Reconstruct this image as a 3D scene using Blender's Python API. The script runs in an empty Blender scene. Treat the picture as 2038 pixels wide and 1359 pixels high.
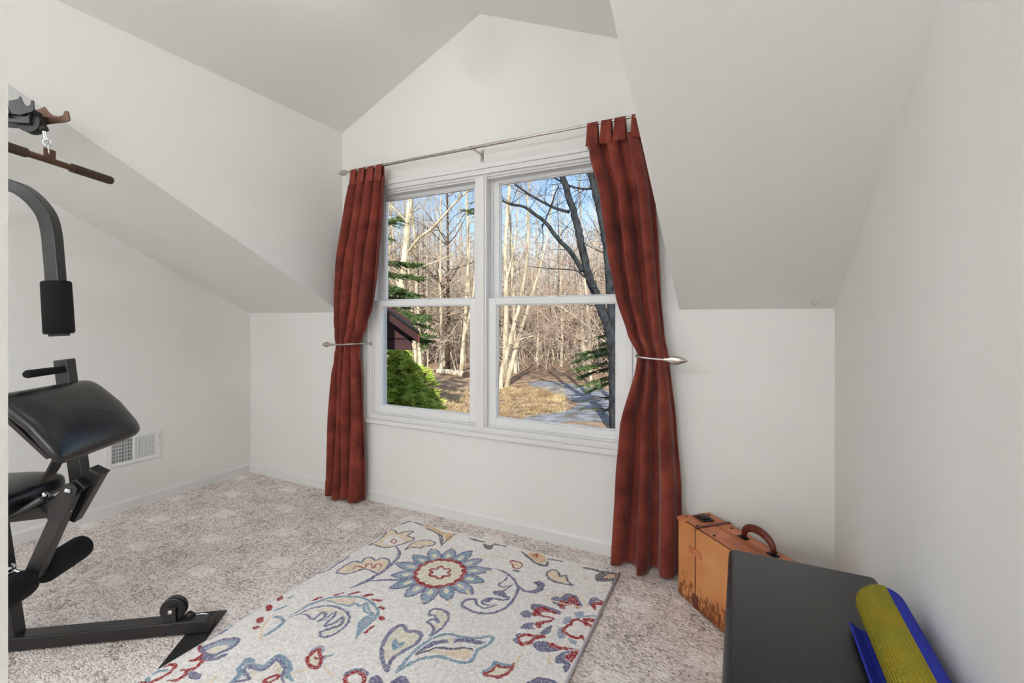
import bpy, math, random
import numpy as np
from mathutils import Vector, Matrix, noise as mnoise
S = bpy.context.scene
C = S.collection
# ---------------- camera ----------------
F, YAW, SHY = 913.25, 0.4633, -46.05
CX, CY, CZ = 3.3834, -2.2627, 1.18
cd = bpy.data.cameras.new('camera'); cam = bpy.data.objects.new('camera', cd); C.objects.link(cam)
cam.location = (CX, CY, CZ); cam.rotation_euler = (math.pi/2, 0, YAW)
cd.sensor_width = 36; cd.lens = 36*F/2038; cd.shift_y = SHY/2038; cd.clip_start = .02; cd.clip_end = 400
S.camera = cam
# ---------------- world, sun, exposure ----------------
w = bpy.data.worlds.new('sky'); S.world = w; w.use_nodes = True
nt = w.node_tree; nt.nodes.clear()
sk = nt.nodes.new('ShaderNodeTexSky'); sk.sky_type = 'NISHITA'; sk.sun_disc = False
sk.sun_elevation = math.radians(32); sk.sun_rotation = math.radians(200); sk.air_density = 1.0; sk.dust_density = .6; sk.ozone_density = 1.5
bg = nt.nodes.new('ShaderNodeBackground'); bg.inputs[1].default_value = .25
wo = nt.nodes.new('ShaderNodeOutputWorld')
nt.links.new(sk.outputs[0], bg.inputs[0]); nt.links.new(bg.outputs[0], wo.inputs[0])
sl = bpy.data.lights.new('sun', 'SUN'); sl.energy = 6.6; sl.angle = .01; sl.color = (1, .95, .86)
so = bpy.data.objects.new('sun', sl); C.objects.link(so)
so.rotation_euler = Vector((-.35, .82, -.50)).to_track_quat('-Z', 'Y').to_euler()
S.view_settings.view_transform = 'Standard'; S.view_settings.look = 'None'
S.view_settings.exposure = 0.0; S.view_settings.gamma = 1.0; S.view_settings.use_curve_mapping = False
LAMP_ROOM, FILL_REAR, FILL_FLOOR = 7.5, 45.0, 48.0  # rear and floor strengths feed added fill globes
S.cycles.max_bounces = 10; S.cycles.diffuse_bounces = 6
S.cycles.transparent_max_bounces = 16

_fw = np.array([-math.sin(YAW), math.cos(YAW), 0]); _rt = np.array([math.cos(YAW), math.sin(YAW), 0])
_O = np.array([CX, CY, CZ])
def at(px, py, ax, val):          # the point of a real plane (axis = val) seen at a place of the photo
    r = _fw + _rt*(px-1019)/F + np.array([0, 0, 1.])*(679.5+SHY-py)/F
    return _O + r*(val-_O[ax])/r[ax]
def atY(px, py, y): return Vector(at(px, py, 1, y))

# ---------------- materials ----------------
def lin(c):
    return tuple(((v/255)/12.92 if v/255 <= .04045 else ((v/255+.055)/1.055)**2.4) for v in c)
MATS = {}
def mat(name, rgb, rough=.5, metal=0, var=0, scale=8, bump=0, bscale=60, rgb2=None, spec=.5, sheen=0, stretch=None, coat=0, detail=4):
    m = bpy.data.materials.new(name); m.use_nodes = True; n = m.node_tree.nodes; l = m.node_tree.links
    b = n['Principled BSDF']; col = lin(rgb)
    b.inputs['Base Color'].default_value = (*col, 1); b.inputs['Roughness'].default_value = rough
    b.inputs['Metallic'].default_value = metal; b.inputs['Specular IOR Level'].default_value = spec
    if sheen: b.inputs['Sheen Weight'].default_value = sheen; b.inputs['Sheen Roughness'].default_value = .4
    if coat: b.inputs['Coat Weight'].default_value = coat; b.inputs['Coat Roughness'].default_value = .2
    tc = n.new('ShaderNodeTexCoord'); src = tc.outputs['Object']
    if stretch:
        mp = n.new('ShaderNodeMapping'); mp.inputs['Scale'].default_value = stretch; l.new(src, mp.inputs[0]); src = mp.outputs[0]
    if var or rgb2:
        nz = n.new('ShaderNodeTexNoise'); nz.inputs['Scale'].default_value = scale; nz.inputs['Detail'].default_value = detail
        l.new(src, nz.inputs['Vector'])
        mx = n.new('ShaderNodeMix'); mx.data_type = 'RGBA'
        c2 = lin(rgb2) if rgb2 else tuple(v*(1-var) for v in col)
        c1 = col if rgb2 else tuple(min(1, v*(1+var)) for v in col)
        mx.inputs[6].default_value = (*c1, 1); mx.inputs[7].default_value = (*c2, 1)
        rp = n.new('ShaderNodeValToRGB'); rp.color_ramp.elements[0].position = .35; rp.color_ramp.elements[1].position = .65
        l.new(nz.outputs[0], rp.inputs[0]); l.new(rp.outputs[0], mx.inputs[0]); l.new(mx.outputs[2], b.inputs['Base Color'])
    if bump:
        nb = n.new('ShaderNodeTexNoise'); nb.inputs['Scale'].default_value = bscale; nb.inputs['Detail'].default_value = 3
        l.new(src, nb.inputs['Vector'])
        bp = n.new('ShaderNodeBump'); bp.inputs['Strength'].default_value = bump; bp.inputs['Distance'].default_value = .002
        l.new(nb.outputs[0], bp.inputs['Height']); l.new(bp.outputs[0], b.inputs['Normal'])
    MATS[name] = m; return m
M_wall = mat('wall_paint', (231, 230, 227), .75, bump=.25, bscale=160, spec=.25)
M_trim = mat('white_trim_paint', (226, 225, 224), .35, spec=.45, var=.015, scale=3)
M_vinyl = mat('white_vinyl', (232, 232, 233), .3)
M_curt = mat('suede_fabric', (138, 66, 54), .95, rgb2=(104, 50, 44), scale=9, bump=.5, bscale=140, sheen=.2, spec=.1, detail=6)
M_steel = mat('brushed_nickel', (190, 182, 175), .3, 1, bump=.05)
M_chrome = mat('chrome', (215, 215, 220), .12, 1)
M_black = mat('black_powder_coat', (33, 32, 32), .34, bump=.15, bscale=300, spec=.5)
M_blackm = mat('grey_black_steel', (44, 43, 42), .3, bump=.1, bscale=200)
M_foam = mat('black_foam', (22, 21, 21), .85, bump=.6, bscale=400, spec=.3)
M_vin = mat('black_vinyl_leather', (26, 26, 27), .27, bump=.15, bscale=260, spec=.55)
M_bench = mat('bench_vinyl', (33, 34, 36), .34, bump=.3, bscale=220, spec=.45)
M_litbrown = mat('reflected_brown_metal', (92, 66, 50), .38, .55, var=.12, scale=30)  # brown reflections on the bar and far hook put into the metal colour
M_bronzef = mat('brown_foam_grip', (64, 48, 40), .8, bump=.3, bscale=300)
M_leather = mat('tan_leather', (208, 146, 92), .5, rgb2=(192, 122, 70), scale=7, bump=.35, bscale=90, spec=.35, detail=8)
M_leathtop = mat('orange_leather', (200, 122, 80), .45, rgb2=(172, 96, 62), scale=14, bump=.35, bscale=70, spec=.4)
M_leathdark = mat('dark_leather', (98, 42, 28), .4, var=.2, scale=20, bump=.2)
M_iron = mat('dark_iron', (52, 50, 50), .45, .6)
M_blue = mat('blue_foam_mat', (38, 50, 165), .75, var=.05, scale=30, bump=.35, bscale=350, spec=.25)
M_edge = mat('rug_binding', (206, 206, 212), .8)
M_bark = mat('pale_bark', (216, 206, 182), .9, rgb2=(160, 146, 122), scale=5, bump=.6, bscale=30, spec=.1, stretch=(1, 1, .25))
M_bark2 = mat('tan_bark', (206, 194, 172), .9, rgb2=(128, 114, 98), scale=6, spec=.1, stretch=(1, 1, .2))
M_bark3 = mat('shaded_dark_bark', (64, 66, 68), .95, rgb2=(40, 42, 44), scale=14, bump=1, bscale=24, spec=.05, stretch=(1, 1, .3))  # dark bark with the shade of the house put into its colour
M_bark4 = mat('brown_bark', (96, 80, 66), .9, rgb2=(56, 47, 42), scale=6, spec=.1, stretch=(1, 1, .2))
M_twig = mat('bare_twigs', (212, 192, 172), .9, rgb2=(170, 142, 126), scale=.7, spec=.1)
M_gr = mat('evergreen_needles', (226, 230, 112), .8, rgb2=(152, 182, 72), scale=3, spec=.15)
M_grd = mat('dark_evergreen', (108, 128, 74), .8, rgb2=(66, 88, 54), scale=3, spec=.15)
M_leaf = mat('leaf_litter', (186, 158, 130), .95, rgb2=(126, 104, 84), scale=2.2, spec=.05, bump=1, bscale=6, detail=10)
M_road = mat('gravel_road', (166, 170, 176), .9, rgb2=(120, 110, 102), scale=1.9, spec=.1, bump=.5, bscale=30, detail=8)
M_grass = mat('dry_grass', (206, 184, 136), .9, rgb2=(150, 124, 88), scale=1.1, spec=.05)
M_siding = mat('maroon_siding', (72, 44, 46), .7, var=.08, scale=3, stretch=(.2, 1, 6))
M_barge = mat('maroon_fascia', (66, 38, 38), .65, var=.06, scale=4)
M_bargend = mat('red_fascia', (112, 54, 40), .6)
M_shing = mat('black_shingles', (34, 40, 42), .9, var=.3, scale=30, bump=.6, bscale=40)
M_hill = mat('shaded_woods_floor', (104, 90, 76), .95, rgb2=(74, 64, 56), scale=.6, spec=.05)
M_dark = mat('dark_void', (14, 14, 14), .9)
M_base = M_trim
def glass():
    m = bpy.data.materials.new('window_glass'); m.use_nodes = True; n = m.node_tree.nodes; l = m.node_tree.links; n.clear()
    t = n.new('ShaderNodeBsdfTransparent'); t.inputs[0].default_value = (.97, .98, .98, 1)
    o = n.new('ShaderNodeOutputMaterial'); l.new(t.outputs[0], o.inputs[0]); return m
M_glass = glass()
def emis(name, rgb, st):
    m = bpy.data.materials.new(name); m.use_nodes = True; b = m.node_tree.nodes['Principled BSDF']
    b.inputs['Base Color'].default_value = (*rgb, 1); b.inputs['Emission Color'].default_value = (*rgb, 1); b.inputs['Emission Strength'].default_value = st; return m

# small node-math helper
class NG:
    def __init__(s, m): s.n = m.node_tree.nodes; s.l = m.node_tree.links
    def m(s, op, a, b=None, c=None, clamp=False):
        k = s.n.new('ShaderNodeMath'); k.operation = op; k.use_clamp = clamp
        for i, v in enumerate((a, b, c)):
            if v is None: continue
            if isinstance(v, (int, float)): k.inputs[i].default_value = v
            else: s.l.new(v, k.inputs[i])
        return k.outputs[0]
def carpet_mat():
    m = bpy.data.materials.new('loop_carpet'); m.use_nodes = True; g = NG(m); n, l = g.n, g.l; b = n['Principled BSDF']
    tc = n.new('ShaderNodeTexCoord'); sp = n.new('ShaderNodeSeparateXYZ'); l.new(tc.outputs['Object'], sp.inputs[0])
    nz = n.new('ShaderNodeTexNoise'); nz.inputs['Scale'].default_value = 55; l.new(tc.outputs['Object'], nz.inputs['Vector'])
    sc = n.new('ShaderNodeSeparateColor'); l.new(nz.outputs['Color'], sc.inputs[0])
    X = g.m('MULTIPLY_ADD', g.m('SUBTRACT', sc.outputs[0], .5), .03, sp.outputs[0])
    Y = g.m('MULTIPLY_ADD', g.m('SUBTRACT', sc.outputs[1], .5), .03, sp.outputs[1])
    PX, PY = .537, .437
    def patch(x0, y0, hw, hh):
        u = g.m('MULTIPLY', g.m('SUBTRACT', g.m('FRACT', g.m('ADD', g.m('DIVIDE', g.m('SUBTRACT', X, x0), PX), 20.5)), .5), PX)
        v = g.m('MULTIPLY', g.m('SUBTRACT', g.m('FRACT', g.m('ADD', g.m('DIVIDE', g.m('SUBTRACT', Y, y0), PY), 20.5)), .5), PY)
        a = g.m('SUBTRACT', hw, g.m('ABSOLUTE', u)); c = g.m('SUBTRACT', hh, g.m('ABSOLUTE', v))
        return g.m('MULTIPLY', g.m('MULTIPLY', g.m('MINIMUM', a, c), 90, clamp=False), 1, clamp=True)
    def mx(parts):
        r = parts[0]
        for p in parts[1:]: r = g.m('MAXIMUM', r, p)
        return r
    light = mx([patch(.850, -.780, .068, .045), patch(.590, -.995, .068, .045), patch(1.005, -.68, .028, .02), patch(.475, -.68, .02, .016), patch(.737, -.88, .02, .016)])
    darkp = mx([patch(.860, -.985, .075, .05), patch(.585, -.775, .075, .05), patch(.72, -.93, .03, .05)])
    # loops
    mp = n.new('ShaderNodeMapping'); mp.inputs['Rotation'].default_value = (0, 0, .6); mp.inputs['Scale'].default_value = (105, 165, 105)
    l.new(tc.outputs['Object'], mp.inputs[0])
    vo = n.new('ShaderNodeTexVoronoi'); vo.inputs['Scale'].default_value = 1; l.new(mp.outputs[0], vo.inputs['Vector'])
    sv = n.new('ShaderNodeSeparateColor'); l.new(vo.outputs['Color'], sv.inputs[0])
    n2 = n.new('ShaderNodeTexNoise'); n2.inputs['Scale'].default_value = 22; n2.inputs['Detail'].default_value = 4; l.new(tc.outputs['Object'], n2.inputs['Vector'])
    rp = n.new('ShaderNodeValToRGB'); e = rp.color_ramp.elements
    e[0].position = 0; e[0].color = (*lin((146, 136, 130)), 1); e[1].position = 1; e[1].color = (*lin((250, 246, 242)), 1)
    e2 = e.new(.5); e2.color = (*lin((230, 219, 212)), 1)
    v = g.m('ADD', g.m('MULTIPLY_ADD', sv.outputs[0], .62, -.10), g.m('MULTIPLY', n2.outputs[0], .5))
    v = g.m('ADD', v, g.m('MULTIPLY', light, .24)); v = g.m('SUBTRACT', v, g.m('MULTIPLY', darkp, .13))
    l.new(v, rp.inputs[0]); l.new(rp.outputs[0], b.inputs['Base Color'])
    b.inputs['Roughness'].default_value = .95; b.inputs['Specular IOR Level'].default_value = .1
    bp = n.new('ShaderNodeBump'); bp.inputs['Strength'].default_value = .9; bp.inputs['Distance'].default_value = .004
    l.new(g.m('SUBTRACT', 1, vo.outputs['Distance']), bp.inputs['Height']); l.new(bp.outputs[0], b.inputs['Normal'])
    return m
M_carpet = carpet_mat()

# ---------------- mesh helpers ----------------
class MB:
    def __init__(s): s.v = []; s.f = []; s.mi = []
    def add(s, vs, fs, mi=0):
        o = len(s.v); s.v += [tuple(x) for x in vs]; s.f += [tuple(i+o for i in q) for q in fs]; s.mi += [mi]*len(fs); return s
    def box(s, a, b, M=None, mi=0):
        x0, y0, z0 = a; x1, y1, z1 = b
        vs = [Vector(p) for p in ((x0,y0,z0),(x1,y0,z0),(x1,y1,z0),(x0,y1,z0),(x0,y0,z1),(x1,y0,z1),(x1,y1,z1),(x0,y1,z1))]
        if M: vs = [M @ p for p in vs]
        return s.add(vs, [(0,3,2,1),(4,5,6,7),(0,1,5,4),(1,2,6,5),(2,3,7,6),(3,0,4,7)], mi)
    def tube(s, pts, r, n=8, cap=True, mi=0, up=None, phase=0, sx=1, sy=1):
        pts = [Vector(p) for p in pts]; k = len(pts)
        if not hasattr(r, '__len__'): r = [r]*k
        vs = []; prev = None
        for i, p in enumerate(pts):
            t = (pts[min(i+1, k-1)]-pts[max(i-1, 0)]).normalized()
            if prev is None:
                ref = Vector(up) if up else (Vector((0,0,1)) if abs(t.z) < .9 else Vector((1,0,0)))
                u = (ref - t*ref.dot(t)).normalized()
            else: u = (prev - t*prev.dot(t)).normalized()
            prev = u; w_ = t.cross(u)
            for j in range(n):
                a = phase + 2*math.pi*j/n; vs.append(p + u*(r[i]*math.cos(a)*sx) + w_*(r[i]*math.sin(a)*sy))
        fs = [(i*n+j, i*n+(j+1) % n, (i+1)*n+(j+1) % n, (i+1)*n+j) for i in range(k-1) for j in range(n)]
        if cap: fs += [tuple(range(n))[::-1], tuple((k-1)*n+j for j in range(n))]
        return s.add(vs, fs, mi)
    def sq(s, p0, p1, wd, ht, up=(0,1,0), mi=0):      # rectangular bar
        p0 = Vector(p0); p1 = Vector(p1); t = (p1-p0).normalized(); u = Vector(up); u = (u-t*u.dot(t)).normalized(); v = t.cross(u)
        vs = []
        for p in (p0, p1):
            for a, b in ((-1,-1),(1,-1),(1,1),(-1,1)): vs.append(p+u*(a*wd/2)+v*(b*ht/2))
        return s.add(vs, [(0,3,2,1),(4,5,6,7),(0,1,5,4),(1,2,6,5),(2,3,7,6),(3,0,4,7)], mi)
    def prism(s, poly, axis, a, b, mi=0):             # poly of 2D points, extruded along axis
        def P(q, t):
            c = list(q); c.insert(axis, t); return Vector(c)
        n = len(poly); vs = [P(q, a) for q in poly]+[P(q, b) for q in poly]
        fs = [tuple(range(n)), tuple(range(n, 2*n))[::-1]]+[(i, n+i, n+(i+1) % n, (i+1) % n) for i in range(n)]
        return s.add(vs, fs, mi)
    def lathe(s, p0, p1, prof, n=24, mi=0, sy=1):      # prof: (distance along, radius)
        p0 = Vector(p0); p1 = Vector(p1); t = (p1-p0).normalized(); u = t.orthogonal().normalized(); v = t.cross(u)
        if abs(t.z) < .9: u = (Vector((0,0,1))-t*t.z).normalized(); v = t.cross(u)
        vs = []
        for dd, r in prof:
            for j in range(n):
                a = 2*math.pi*j/n; vs.append(p0+t*dd+u*(max(r, 1e-5)*math.cos(a))+v*(max(r, 1e-5)*math.sin(a)*sy))
        k = len(prof)
        fs = [(i*n+j, i*n+(j+1) % n, (i+1)*n+(j+1) % n, (i+1)*n+j) for i in range(k-1) for j in range(n)]
        fs += [tuple(range(n))[::-1], tuple((k-1)*n+j for j in range(n))]
        return s.add(vs, fs, mi)
    def build(s, name, m, parent=None, smooth=False, bevel=0, seg=2, angle=None):
        me = bpy.data.meshes.new(name); me.from_pydata(s.v, [], s.f)
        ms = m if isinstance(m, (list, tuple)) else [m]
        for x in ms: me.materials.append(x)
        if len(ms) > 1: me.polygons.foreach_set('material_index', s.mi)
        import bmesh
        bm = bmesh.new(); bm.from_mesh(me); bmesh.ops.recalc_face_normals(bm, faces=bm.faces); bm.to_mesh(me); bm.free()
        if smooth: me.polygons.foreach_set('use_smooth', [True]*len(me.polygons))
        me.update()
        o = bpy.data.objects.new(name, me); C.objects.link(o)
        if smooth and angle: 
            e = o.modifiers.new('sharp', 'EDGE_SPLIT'); e.split_angle = angle
        if bevel:
            bv = o.modifiers.new('bevel', 'BEVEL'); bv.width = bevel; bv.segments = seg; bv.limit_method = 'ANGLE'; bv.angle_limit = .6
        if parent: o.parent = parent
        return o
def tag(o, label=None, cat=None, group=None, kind=None):
    for k, v in (('label', label), ('category', cat), ('group', group), ('kind', kind)):
        if v: o[k] = v
    return o
def empty(name, loc=(0,0,0), rz=0):
    o = bpy.data.objects.new(name, None); C.objects.link(o); o.location = loc; o.rotation_euler = (0,0,rz); o.empty_display_size = .1; return o
def struct(mb, name, m, **k): return tag(mb.build(name, m, **k), kind='structure')
def interp(tab, z):
    if z <= tab[0][0]: return tab[0][1:]
    for a, b in zip(tab, tab[1:]):
        if z <= b[0]:
            t = (z-a[0])/(b[0]-a[0]); t = t*t*(3-2*t)*.35+t*.65
            return tuple(p+(q-p)*t for p, q in zip(a[1:], b[1:]))
    return tab[-1][1:]
def crom(pts, sub=8, closed=False):
    P = [np.array(p, float) for p in pts]; n = len(P); out = []
    rng = range(n if closed else n-1)
    for i in rng:
        g = (lambda j: P[j % n]) if closed else (lambda j: P[min(max(j, 0), n-1)])
        a, b, c, d_ = g(i-1), g(i), g(i+1), g(i+2)
        for k in range(sub):
            t = k/sub; out.append(.5*((2*b)+(c-a)*t+(2*a-5*b+4*c-d_)*t*t+(3*b-a-3*c+d_)*t**3))
    if not closed: out.append(P[-1])
    return out

# ---------------- room shell ----------------
W, K, SL, XL, XR, E, RX, RZ = 3.724, 1.2203, .520, .9723, 3.1249, 2.4325, 2.0486, 2.9178
YN = -2.16; T = .12
YR = -5.2
struct(MB().box((-.15, YR, -.12), (W+.15, 0, 0)), 'floor', M_carpet)
WX0, WX1, WZ0, WZ1 = 1.222, 2.900, .552, 1.992
def top(x):
    if x < XL or x > XR: return K+.08
    return (E+(x-XL)/(RX-XL)*(RZ-E) if x < RX else RZ-(x-RX)/(XR-RX)*(RZ-E))+.08
b = MB(); xs = [-.15, XL, WX0, RX, WX1, XR, W+.15]
for x0, x1 in zip(xs, xs[1:]):
    e = 1e-6; t0, t1 = top(x0+e), top(x1-e)
    if WX0 <= x0 < WX1:
        b.prism([(x0, -.12), (x1, -.12), (x1, WZ0), (x0, WZ0)], 1, 0, .15); b.prism([(x0, WZ1), (x1, WZ1), (x1, t1), (x0, t0)], 1, 0, .15)
    else: b.prism([(x0, -.12), (x1, -.12), (x1, t1), (x0, t0)], 1, 0, .15)
struct(b, 'wall_back', M_wall)
zN = lambda y: K-SL*y
struct(MB().box((-.15, YR, 0), (0, 0, 3.1)), 'wall_left', M_wall)
struct(MB().box((W, YR, 0), (W+.15, 0, 3.1)), 'wall_right', M_wall)
YE = -3.32      # the main roof slope meets the flat ceiling of the rear of the room here
for nm, x0, x1 in (('ceiling_slope_left', -.02, XL), ('ceiling_slope_right', XR, W+.02)):
    struct(MB().prism([(0, K), (YE, zN(YE)), (YE, zN(YE)+.14), (0, K+.14)], 0, x0, x1), nm, M_wall)
for nm, x0, x1 in (('wall_dormer_left', XL-T, XL), ('wall_dormer_right', XR, XR+T)):
    struct(MB().prism([(0, K+.14), (0, 3.1), (YE, 3.1), (YE, E), (-(E-K)/SL+.27, E)], 0, x0, x1), nm, M_wall)
sl_ = (RZ-E)/(RX-XL)
struct(MB().prism([(XL-.0, E), (RX, RZ), (RX, RZ+T), (XL-.0, E+T)], 1, YE, .0), 'ceiling_left', M_wall)
sr_ = (RZ-E)/(XR-RX)
struct(MB().prism([(RX, RZ), (XR+.0, E), (XR+.0, E+T), (RX, RZ+T)], 1, YE, .0), 'ceiling_right', M_wall)
struct(MB().box((-.15, YR, 2.95), (W+.15, YE, 3.1)), 'ceiling', M_wall)
struct(MB().box((-.15, YR-.15, 0), (W+.15, YR, 3.1)), 'wall_rear', M_wall)
JX = 3.0198
struct(MB().box((2.76, YN-.12, 0), (JX, YN, 2.94)), 'wall_near', M_wall)
# baseboards
def bprof(o): return [(0, 0), (-.012*o, 0), (-.012*o, .055), (-.006*o, .068), (0, .070)]
struct(MB().prism([(y, z) for y, z in bprof(1)], 0, 0, W), 'baseboard_back', M_trim)
struct(MB().prism([(-x, z) for x, z in bprof(1)], 1, YR, -.0), 'baseboard_left', M_trim)
struct(MB().prism([(W+x, z) for x, z in bprof(1)], 1, YR, -.0), 'baseboard_right', M_trim)

# ---------------- windows ----------------
def ring(b, x0, x1, z0, z1, wd, y0, y1, bot=None):
    bt = wd if bot is None else bot
    b.box((x0, y0, z0), (x0+wd, y1, z1)); b.box((x1-wd, y0, z0), (x1, y1, z1))
    b.box((x0+wd, y0, z1-wd), (x1-wd, y1, z1)); b.box((x0+wd, y0, z0), (x1-wd, y1, z0+bt))
b = MB()
ring(b, 1.166, 2.956, .506, 2.050, .026, -.026, .0)
ring(b, 1.192, 2.930, .532, 2.024, .016, -.018, .0)
ring(b, 1.208, 2.914, .540, 2.008, .014, -.022, .0)
struct(b, 'trim_2', M_trim, bevel=.003)
b = MB()   # jambs, head and sill set in the wall, with stop beads
ring(b, 1.214, 2.908, .546, 2.000, .020, -.006, .13)
ring(b, 1.234, 2.888, .562, 1.982, .012, .004, .13, .012)
b.box((2.024, -.010, .562), (2.096, .13, 1.982)); b.box((2.036, -.018, .562), (2.084, -.010, 1.982))
b.box((1.234, -.020, .548), (2.888, .0, .566))
struct(b, 'trim_3', M_trim, bevel=.002)
for i, (x0, x1) in enumerate(((1.246, 2.024), (2.096, 2.876))):
    w_ = tag(empty('window_%d' % (i+1), ((x0+x1)/2, .05, .57)), kind='structure')
    def loc(mb, name, m, par, **k):
        o = mb.build(name, m, **k); o.parent = par; o.matrix_parent_inverse = Matrix.Translation(-Vector(par['_p'] if '_p' in par else w_.location)); return o
    def sash(name, z0, z1, ya, yb, st, rt_, rb_):
        g = MB(); g.box((x0, ya, z0), (x0+st, yb, z1)); g.box((x1-st, ya, z0), (x1, yb, z1))
        g.box((x0+st, ya, z1-rt_), (x1-st, yb, z1)); g.box((x0+st, ya, z0), (x1-st, yb, z0+rb_))
        q = .006; yy = (ya+yb)/2
        g2 = (x0+st, x1-st, z0+rb_, z1-rt_)
        ring(g, g2[0], g2[1], g2[2], g2[3], q, ya+.006, yb-.006)
        s_ = loc(g, name, M_vinyl, w_, bevel=.0025)
        p_ = MB(); p_.box((g2[0], yy-.002, g2[2]), (g2[1], yy+.002, g2[3]))
        o = p_.build('pane', M_glass); o.parent = s_
    sash('lower_sash', .574, 1.294, .012, .046, .050, .036, .044)
    sash('upper_sash', 1.262, 1.984, .056, .090, .046, .032, .036)
    g = MB()   # side tracks
    for xx in (x0, x1-.010): g.box((xx-.001, .048, 1.294), (xx+.011, .054, 1.982))
    g.box(((x0+x1)/2-.03, .010, 1.290), ((x0+x1)/2+.03, .05, 1.300))
    loc(g, 'track', M_vinyl, w_)

# ---------------- dormer ceiling lamp, then added fill globes out of view ----------------
def lamp(name, x, y, z0, z1, r, st, label, col=(1, .99, .97)):
    e = tag(empty(name, (x, y, z1)), label, 'lamp')
    b = MB(); b.lathe((0, 0, z0-z1), (0, 0, 0), [(0, .06), (.02, .06), (.03, .012), (z1 and (z0-z1)-r*.9, .012), ((z0-z1)-r*.8, .05)], 20) if z0-z1 > r+.05 else b.lathe((0, 0, z0-z1), (0, 0, 0), [(0, r*.8), (.03, r*.8)], 20)
    b.build('canopy', M_steel, e)
    g = MB(); g.lathe((0, 0, r), (0, 0, -r), [(r-r*math.cos(a), r*math.sin(a)) for a in [math.pi*k/14 for k in range(15)]], 24)
    g.build('glass_globe', emis(name+'_glow', col, st), e, smooth=True)
lamp('ceiling_lamp', RX, -1.0, RZ, 2.66, .12, LAMP_ROOM, 'white globe ceiling lamp hanging from the ridge of the dormer ceiling')
for x_, lb in ((.7, 'left'), (1.95, 'right')):  # rear globes added to fill the room with even light
    lamp('ceiling_lamp', x_, -4.1, 2.95, 2.62, .15, FILL_REAR*(.72 if lb == 'left' else 1.1), '%s unseen fill globe added at the rear of the room behind the partition' % lb, (.93, .99, 1.05))
def floor_lamp(x, y, h, r, st):  # added out of view to brighten the right slope and left wall
    e = tag(empty('floor_lamp', (x, y, 0)), 'unseen fill globe on a stand added behind the doorway partition near the right wall', 'lamp')
    b = MB(); b.lathe((0, 0, 0), (0, 0, 1), [(0, .14), (.012, .14), (.022, .12), (.03, .015)], 28); b.build('base', M_iron, e, smooth=True, angle=.6)
    b = MB(); b.tube([(0, 0, .025), (0, 0, h-r)], .011, 12); b.build('pole', M_iron, e, smooth=True, angle=.8)
    g = MB(); g.lathe((0, 0, h+r), (0, 0, h-r), [(r-r*math.cos(a), r*math.sin(a)) for a in [math.pi*k/14 for k in range(15)]], 24)
    g.build('glass_globe', emis('floor_lamp_glow', (1, 1, 1), st), e, smooth=True)
floor_lamp(3.22, -4.0, 1.62, .16, FILL_FLOOR)
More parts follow.
